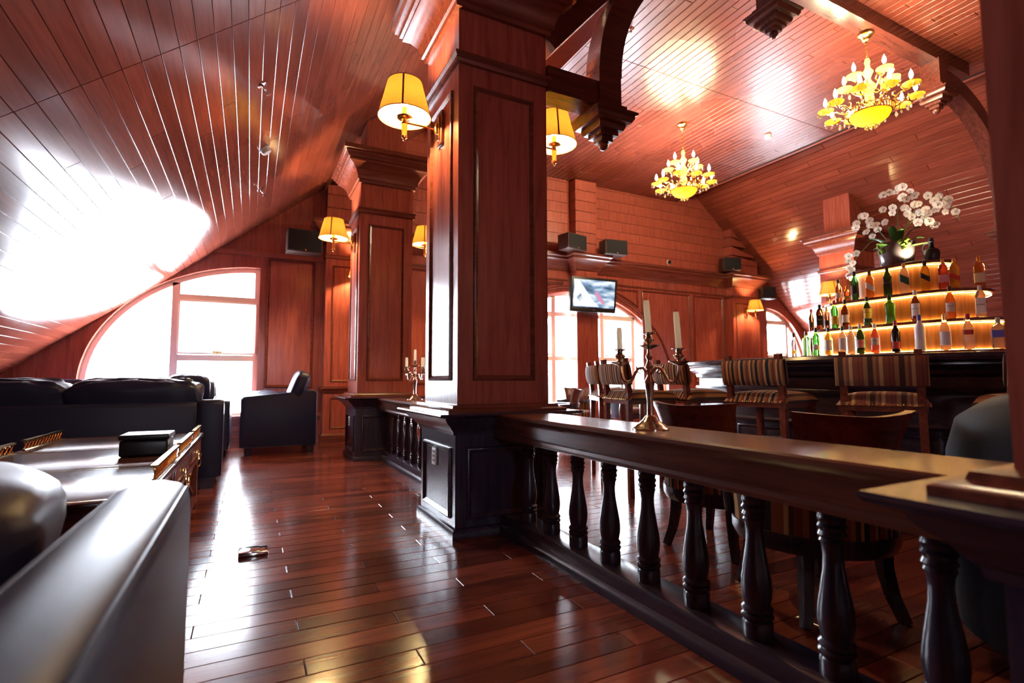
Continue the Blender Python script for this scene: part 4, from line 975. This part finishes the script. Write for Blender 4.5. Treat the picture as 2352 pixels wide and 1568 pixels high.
for k, (a, L, h) in enumerate(((.4,.20,.12),(1.3,.24,.05),(2.2,.22,.10),(3.0,.26,.02),(3.9,.2,.12),(4.7,.26,.0),(5.5,.22,.08),(3.4,.16,.16),(5.1,.18,.15))):
    m = MB(); vs = []; n = 8
    for i in range(n+1):
        s_ = i/n; r_ = .03+L*s_; z = h*math.sin(s_*PI*.6)*1.3-.02; w_ = .034*math.sin(PI*min(1, .12+s_*.88))+.002
        c, s2 = math.cos(a), math.sin(a)
        vs += [(c*r_-s2*w_, s2*r_+c*w_, z+.008), (c*r_, s2*r_, z), (c*r_+s2*w_, s2*r_-c*w_, z+.008)]
    m.add(vs, [f for i in range(n) for f in ((3*i,3*i+1,3*i+4,3*i+3),(3*i+1,3*i+2,3*i+5,3*i+4))]).build('leaf', 'leaf', t, smooth=80)
for k in range(20):
    a = PI+(-.55 if k < 10 else .85)+rr.uniform(-.28, .28); r_ = .165+rr.uniform(-.012, .018)
    MB().puff((r_*math.cos(a), r_*math.sin(a), .045-rr.uniform(0, .10)), (.038, .038, .038), .8, 10, .2, seed=k).build('moss', 'moss', t, smooth=80)

# ================================================================== bar stools
def stool(label, loc, rz, mat):
    t = thing('bar_stool', label, 'stool', loc, rz, 'striped bar stools'); W_ = .47; h = W_/2
    for sx in (-1, 1):
        MB().bar((sx*(h-.03), -.20, 0), (sx*(h-.035), -.20, .86), .042, .042, (0,1,0)).bar((sx*(h-.035), -.20, .86), (sx*(h-.04), -.235, 1.15), .042, .042, (0,1,0)).build('leg', 'mould', t, smooth=0)
        MB().bar((sx*(h-.03), .20, 0), (sx*(h-.035), .20, .80), .042, .042, (0,1,0)).build('leg', 'mould', t, smooth=0)
        MB().bar((sx*(h-.03), -.2, .30), (sx*(h-.03), .2, .30), .03, .035).build('stretcher', 'mould', t, smooth=0)
    MB().bar((-h+.03, .2, .22), (h-.03, .2, .22), .03, .04).build('stretcher', 'mould', t, smooth=0)
    MB().bar((-h+.03, -.2, .36), (h-.03, -.2, .36), .03, .035).build('stretcher', 'mould', t, smooth=0)
    MB().box(-h+.005, -.225, .765, h-.005, .225, .80).build('seat_rail', 'mould', t, smooth=0)
    m = MB(); n = 12; vs = []; fs = []
    for j in range(n+1):
        for i in range(n+1):
            u, v = i/n*2-1, j/n*2-1; k = (1-abs(u)**5)*(1-abs(v)**5)
            vs.append((u*(h+.012), v*.245+.01, .80+.075*k**.35+.012*(1-u*u)*(1-v*v)))
    for j in range(n):
        for i in range(n): fs.append((j*(n+1)+i, j*(n+1)+i+1, (j+1)*(n+1)+i+1, (j+1)*(n+1)+i))
    s_ = m.add(vs, fs).build('seat', mat, t, smooth=60)
    m = MB()
    for i in range(14):
        x = -h+.03+i*(W_-.06)/13; m.lathe([(.001,0),(.006,.001),(.004,.004),(.001,.005)], (0,0,0), 6)
        k = len(m.v)-24; m.v[k:] = [(x+v[0], -.238-v[2], .806+v[1]) for v in m.v[k:]]
    m.build('nail_heads', 'brass', s_)
    m = MB(); n = 16; vs = []; fs = []
    for j in range(9):
        z = .925+.185*j/8
        for i in range(n+1):
            u = i/n*2-1; vs.append((u*h, -.232-.02*(1-u*u)-.018*(1-abs(2*j/8-1)**4)-(z-.92)*.12, z))
    for j in range(9):
        z = .925+.185*j/8
        for i in range(n+1):
            u = i/n*2-1; vs.append((u*h, -.19-(z-.92)*.12+.012*(1-abs(2*j/8-1)**4), z))
    o = 9*(n+1)
    for j in range(8):
        for i in range(n):
            a = j*(n+1)+i; fs += [(a, a+1, a+n+2, a+n+1), (o+a+n+1, o+a+n+2, o+a+1, o+a)]
    for i in range(n): fs += [(i, o+i, o+i+1, i+1), (8*(n+1)+i, 8*(n+1)+i+1, o+8*(n+1)+i+1, o+8*(n+1)+i)]
    for j in range(8):
        a = j*(n+1); fs += [(a, a+n+1, o+a+n+1, o+a), (a+n, o+a+n, o+a+2*n+1, a+2*n+1)]
    b = m.add(vs, fs).build('backrest', mat, t, smooth=50)
    for sx in (-1, 1): MB().tube([(sx*(h+.002), -.215-(z-.92)*.12, z) for z in (.925,.97,1.02,1.07,1.11)], .009, 6).build('welt', mat, b)
    return t
def at_bar(deg, r=2.52):
    a = math.radians(deg); p = (BC[0]+r*math.cos(a), BC[1]+r*math.sin(a), 0); return p, a+PI-PI/2
p, rz = at_bar(204.4); s3 = stool('rust striped bar stool directly in front of the shelves, largest whole stool', p, rz, 'stripe2')
p, rz = at_bar(188.0); s2 = stool('brown striped bar stool left of the rust one', p, rz, 'stripe')
def stool_copy(src, loc, rz, label): return dup(src, loc, rz, label)
p, rz = at_bar(169.9); stool_copy(s2, p, rz, 'brown striped bar stool half hidden behind the near candelabrum')
p, rz = at_bar(221.5); stool_copy(s2, p, rz, 'bar stool cut off by the dark column at the right edge')
def face(p):
    d = Vector((BC[0]-p[0], BC[1]-p[1])); return math.atan2(d.y, d.x)-PI/2
p = (3.05, 3.57, 0); stool_copy(s2, p, face(p), 'striped bar stool turned sideways left of the candelabrum candles')
p = (3.31, 4.21, 0); stool_copy(s2, p, face(p), 'farthest left striped bar stool, seen almost edge-on')

# ================================================================== barrel armchairs
def barrel(label, loc, rz, flare=.07):
    """front towards +x"""
    t = thing('barrel_armchair', label, 'armchair', loc, rz, 'striped barrel armchairs'); r = .315
    def shell(z0, z1, r0, r1, th, a0, a1, n=28, zf=None, m=6):
        mb = MB(); vs = []; fs = []
        for side in (0, 1):
            for j in range(m+1):
                for i in range(n+1):
                    a = a0+(a1-a0)*i/n; s_ = j/m; q = r0+(r1-r0)*s_**1.6-side*th; zz1 = zf(a) if zf else z1
                    vs.append((q*math.cos(a), q*math.sin(a), z0+(zz1-z0)*s_))
        K = (m+1)*(n+1)
        for j in range(m):
            for i in range(n):
                a = j*(n+1)+i; fs += [(a, a+1, a+n+2, a+n+1), (K+a+n+1, K+a+n+2, K+a+1, K+a)]
        for i in range(n): fs += [(i, K+i, K+i+1, i+1), (m*(n+1)+i, m*(n+1)+i+1, K+m*(n+1)+i+1, K+m*(n+1)+i)]
        for j in range(m):
            a = j*(n+1); fs += [(a, a+n+1, K+a+n+1, K+a), (a+n, K+a+n, K+a+2*n+1, a+2*n+1)]
        return mb.add(vs, fs)
    A0, A1 = math.radians(70), math.radians(290)
    shell(.34, .60, r, r+.01, .07, A0, A1).build('barrel_back', 'stripey', t, smooth=50)
    shell(.585, .64, r+.02, r+.03, .10, math.radians(58), math.radians(302)).build('arm_rail', 'darkz', t, smooth=50)
    shell(.62, .84, r+.01, r+.01+flare, .035, math.radians(138), math.radians(222), zf=lambda a: .825+.018*abs((a-PI)/.73)**1.3).build('crest_rail', 'mould', t, smooth=50)
    MB().lathe([(.001,.27),(.31,.27),(.325,.30),(.325,.345),(.001,.345)], n=28).build('seat_frame', 'darkz', t)
    MB().puff((.03,0,.40), (.54,.54,.14), .6, 24).build('seat', 'stripey', t, smooth=80)
    for a in (40, 140, 220, 320):
        c, s_ = math.cos(math.radians(a)), math.sin(math.radians(a))
        P = [(.26*c,.26*s_,.29), (.265*c,.265*s_,.20), (.285*c,.285*s_,.10), (.325*c,.325*s_,0)]
        m = MB()
        for q, w_ in zip(range(3), (.05, .045, .04)): m.bar(P[q], P[q+1], w_, w_, (0,1,0), w_-.005, w_-.005)
        m.build('leg', 'darkz', t, smooth=0)
    for s_ in (-1, 1):
        P = [(.335*math.cos(math.radians(58)), s_*.335*math.sin(math.radians(58)), z) for z in (.60, .345)]
        MB().tube([P[0], ((P[0][0]+P[1][0])/2+.03, P[0][1], .47), P[1]], .02, 8).build('arm_support', 'darkz', t)
    return t
b0 = barrel('striped barrel armchair with dark wood crest behind the near railing, left of two', (2.52, 2.24, 0), math.radians(14))
def bcopy(loc, rz, label): return dup(b0, loc, rz, label)
bcopy((2.25, 1.50, 0), math.radians(68), 'striped barrel armchair with reddish crest behind the near railing, right of two')
bcopy((3.85, 6.25, 0), math.radians(140), 'striped barrel armchair near the middle window, beside the nearest column')
bcopy((4.9, 7.3, 0), math.radians(-130), 'striped barrel armchair further off near the middle window')
bcopy((6.2, 7.6, 0), math.radians(-80), 'striped barrel armchair beyond the sideways stool at the window')
t = thing('round_table', 'small round wood table with a candelabrum by the middle window', 'table', (5.55, 6.9, 0), 0)
MB().lathe([(.001,.66),(.40,.66),(.42,.675),(.42,.695),(.40,.71),(.001,.71)], n=36).build('table_top', 'mould', t)
MB().lathe([(.001,0),(.22,0),(.22,.03),(.10,.06),(.05,.10),(.04,.30),(.06,.45),(.04,.60),(.12,.66),(.001,.66)], n=20).build('pedestal', 'mould', t)
candelabrum('distant candelabrum on the round table before the middle window', (5.55, 6.9, .712), .9, (0, PI), 1.1, .15, '{} candle of the distant candelabrum by the window')
# black tub chair
t = thing('tub_chair', 'black leather tub chair with round back beside the right column', 'armchair', (2.55, .62, 0), math.radians(20))
m = MB(); n = 28; vs = []; fs = []
ring_ = [(.44,.10),(.46,.30),(.46,.55),(.45,.78),(.42,.90),(.36,.945),(.29,.93),(.26,.85),(.26,.45)]
for r_, z in ring_:
    for i in range(n+1):
        a = math.radians(55)+math.radians(250)*i/n; k = 1-.22*max(0, abs((a-PI)/2.18))**2.2 if z > .5 else 1
        vs.append((r_*math.cos(a), r_*math.sin(a), z*k))
for j in range(len(ring_)-1):
    for i in range(n): fs.append((j*(n+1)+i, j*(n+1)+i+1, (j+1)*(n+1)+i+1, (j+1)*(n+1)+i))
fs += [tuple(j*(n+1) for j in range(len(ring_))), tuple(j*(n+1)+n for j in range(len(ring_)))[::-1]]
m.add(vs, fs).build('shell', 'tubleather', t, smooth=70)
MB().lathe([(.001,.10),(.40,.10),(.40,.36),(.001,.36)], n=28).build('base', 'tubleather', t)
MB().puff((.05,0,.42), (.60,.56,.18), .6, 24).build('seat_cushion', 'tubleather', t, smooth=80)
for a in (45, 135, 225, 315): MB().lathe([(.02,0),(.03,.10)], (.3*math.cos(math.radians(a)), .3*math.sin(math.radians(a)), 0), 10).build('foot', 'darkz', t)

# ================================================================== chandeliers
M_['crystal'] = glassmat('crystal_glass', (1, .97, .88), .02)
drop = MB().lathe([(.0008,0),(.006,-.008),(.012,-.026),(.009,-.042),(.001,-.052)], n=6).mesh('crystal_drop', M_['crystal'], 0)
bulb_me = MB().lathe([(.007,0),(.014,.012),(.0195,.034),(.0155,.060),(.006,.086),(.001,.100)], n=12).mesh('bulb', M_['bulb'])
tube_me = MB().lathe([(.011,0),(.011,.075),(.009,.08)], n=10).mesh('candle_tube', M_['gold'])
dish_me = MB().lathe([(.012,-.014),(.035,-.010),(.068,.006),(.082,.022),(.080,.024),(.064,.011),(.012,-.002)], n=22, cap=False).mesh('drip_dish', M_['alab'], 60)
leaf_me = MB().tube([(0,0,0),(.03,0,.03),(.05,0,.05),(.045,0,.075),(.025,0,.08),(.02,0,.065)], [.006,.008,.007,.006,.005,.003], 6).mesh('scroll_leaf', M_['gold'])
def chandelier(label, loc, zc, rz, power):
    """origin at the bottom finial; zc = height of the ceiling canopy above it"""
    t = thing('chandelier', label, 'chandelier', loc, rz, 'gilt chandeliers over the bar')
    MB().lathe([(.075,zc),(.085,zc-.012),(.08,zc-.03),(.05,zc-.045),(.035,zc-.07),(.038,zc-.085),(.018,zc-.10),(.012,zc-.12),(.001,zc-.125)], n=18).build('canopy', 'gold', t)
    z = zc-.12; k = 0
    lk = MB().tube([(.011*math.cos(a*PI/5), 0, .019*math.sin(a*PI/5)) for a in range(10)], .0035, 5, True).mesh('chain_link', M_['gold'])
    while z > .82:
        link('chain_link', lk, t, loc=(0, 0, z-.012), rot=(0, 0, (k % 2)*PI/2)); z -= .030; k += 1
    MB().lathe([(.006,.83),(.02,.82),(.03,.78),(.02,.74),(.03,.70),(.055,.66),(.035,.62),(.022,.58),(.04,.54),(.075,.49),(.05,.44),(.03,.40),(.05,.36),(.05,.30),(.02,.26),(.001,.25)], n=18).build('column', 'alab', t)
    # bowl and its filigree collar
    MB().lathe([(.018,.055),(.07,.062),(.13,.085),(.175,.12),(.20,.165),(.197,.168),(.17,.128),(.12,.096),(.02,.07)], n=40, cap=False).build('bowl', 'alab', t, smooth=60)
    g = MB().lathe([(.198,.162),(.212,.160),(.215,.172),(.200,.175),(.198,.162)], n=40, cap=False).build('collar', 'gold', t)
    m = MB()
    for i in range(36):
        a = i*2*PI/36; c, s_ = math.cos(a), math.sin(a); c2, s2 = math.cos(a+2*PI/36), math.sin(a+2*PI/36)
        m.tube([(.21*c,.21*s_,.172), (.235*c2,.235*s2,.215)], .004, 4).tube([(.21*c2,.21*s2,.172), (.235*c,.235*s_,.215)], .004, 4)
    m.tube([(.238*math.cos(i*PI/20), .238*math.sin(i*PI/20), .218) for i in range(40)], .006, 5, True).build('filigree', 'gold', g)
    f = MB().lathe([(.001,.0),(.010,.006),(.020,.02),(.012,.035),(.025,.045),(.035,.055),(.02,.062)], n=10).build('finial', 'crystal', t)
    for i in range(8):
        a = i*PI/4+.2; link('crystal_drop', drop, t, loc=(.05*math.cos(a), .05*math.sin(a), .055), scale=(.9,.9,1))
    def arm(R_, z0, zd, a, r0):
        c, s_ = math.cos(a), math.sin(a); P = []
        for q, zz in ((0, 0), (.25, -.05), (.5, -.035), (.72, .03), (.85, -.0), (.95, -.02), (1.0, .02)):
            r_ = r0+(R_-r0)*q; P.append((r_*c, r_*s_, z0+(zd-.02-z0)*q+zz*(1-q*.6)))
        P[-1] = (R_*c, R_*s_, zd-.015)
        ar = MB().tube(P, [.010,.009,.009,.008,.008,.008,.010], 7).build('arm', 'gold', t)
        link('drip_dish', dish_me, ar, loc=(R_*c, R_*s_, zd)); link('candle_tube', tube_me, ar, loc=(R_*c, R_*s_, zd-.005)); link('bulb', bulb_me, ar, loc=(R_*c, R_*s_, zd+.075))
        for q in (.35, .62, .85):
            r_ = r0+(R_-r0)*q; link('scroll_leaf', leaf_me, ar, loc=(r_*c, r_*s_, z0+(zd-z0)*q-.03), rot=(0, 0, a+q*5))
        for d in (-.9, 0, .9):
            link('crystal_drop', drop, ar, loc=(R_*c+.076*math.cos(a+d), R_*s_+.076*math.sin(a+d), zd+.012))
        link('crystal_drop', drop, ar, loc=(R_*.8*c, R_*.8*s_, zd-.055), scale=(1.3,1.3,1.4))
    for i in range(10): arm(.42, .22, .27+(.02 if i % 2 else -.01), i*2*PI/10+.1, .06)
    for i in range(5): arm(.235, .44, .545, i*2*PI/5+.35, .03)
    l = bpy.data.lights.new('bowl_glow', 'POINT'); l.energy = 8; l.color = (1, .78, .40); l.shadow_soft_size = .05
    lo = bpy.data.objects.new('bowl_glow', l); COL.objects.link(lo); lo.parent = t; lo.location = (0, 0, .155)
    return t
chandelier('large gilt crystal chandelier hanging from the roof beam at right', (6.12, 3.17, 3.76), 4.88-3.76, .2, 330)
chandelier('smaller-looking gilt crystal chandelier further back over the bar', (6.07, 5.91, 3.80), ZF-3.80, .5, 330)
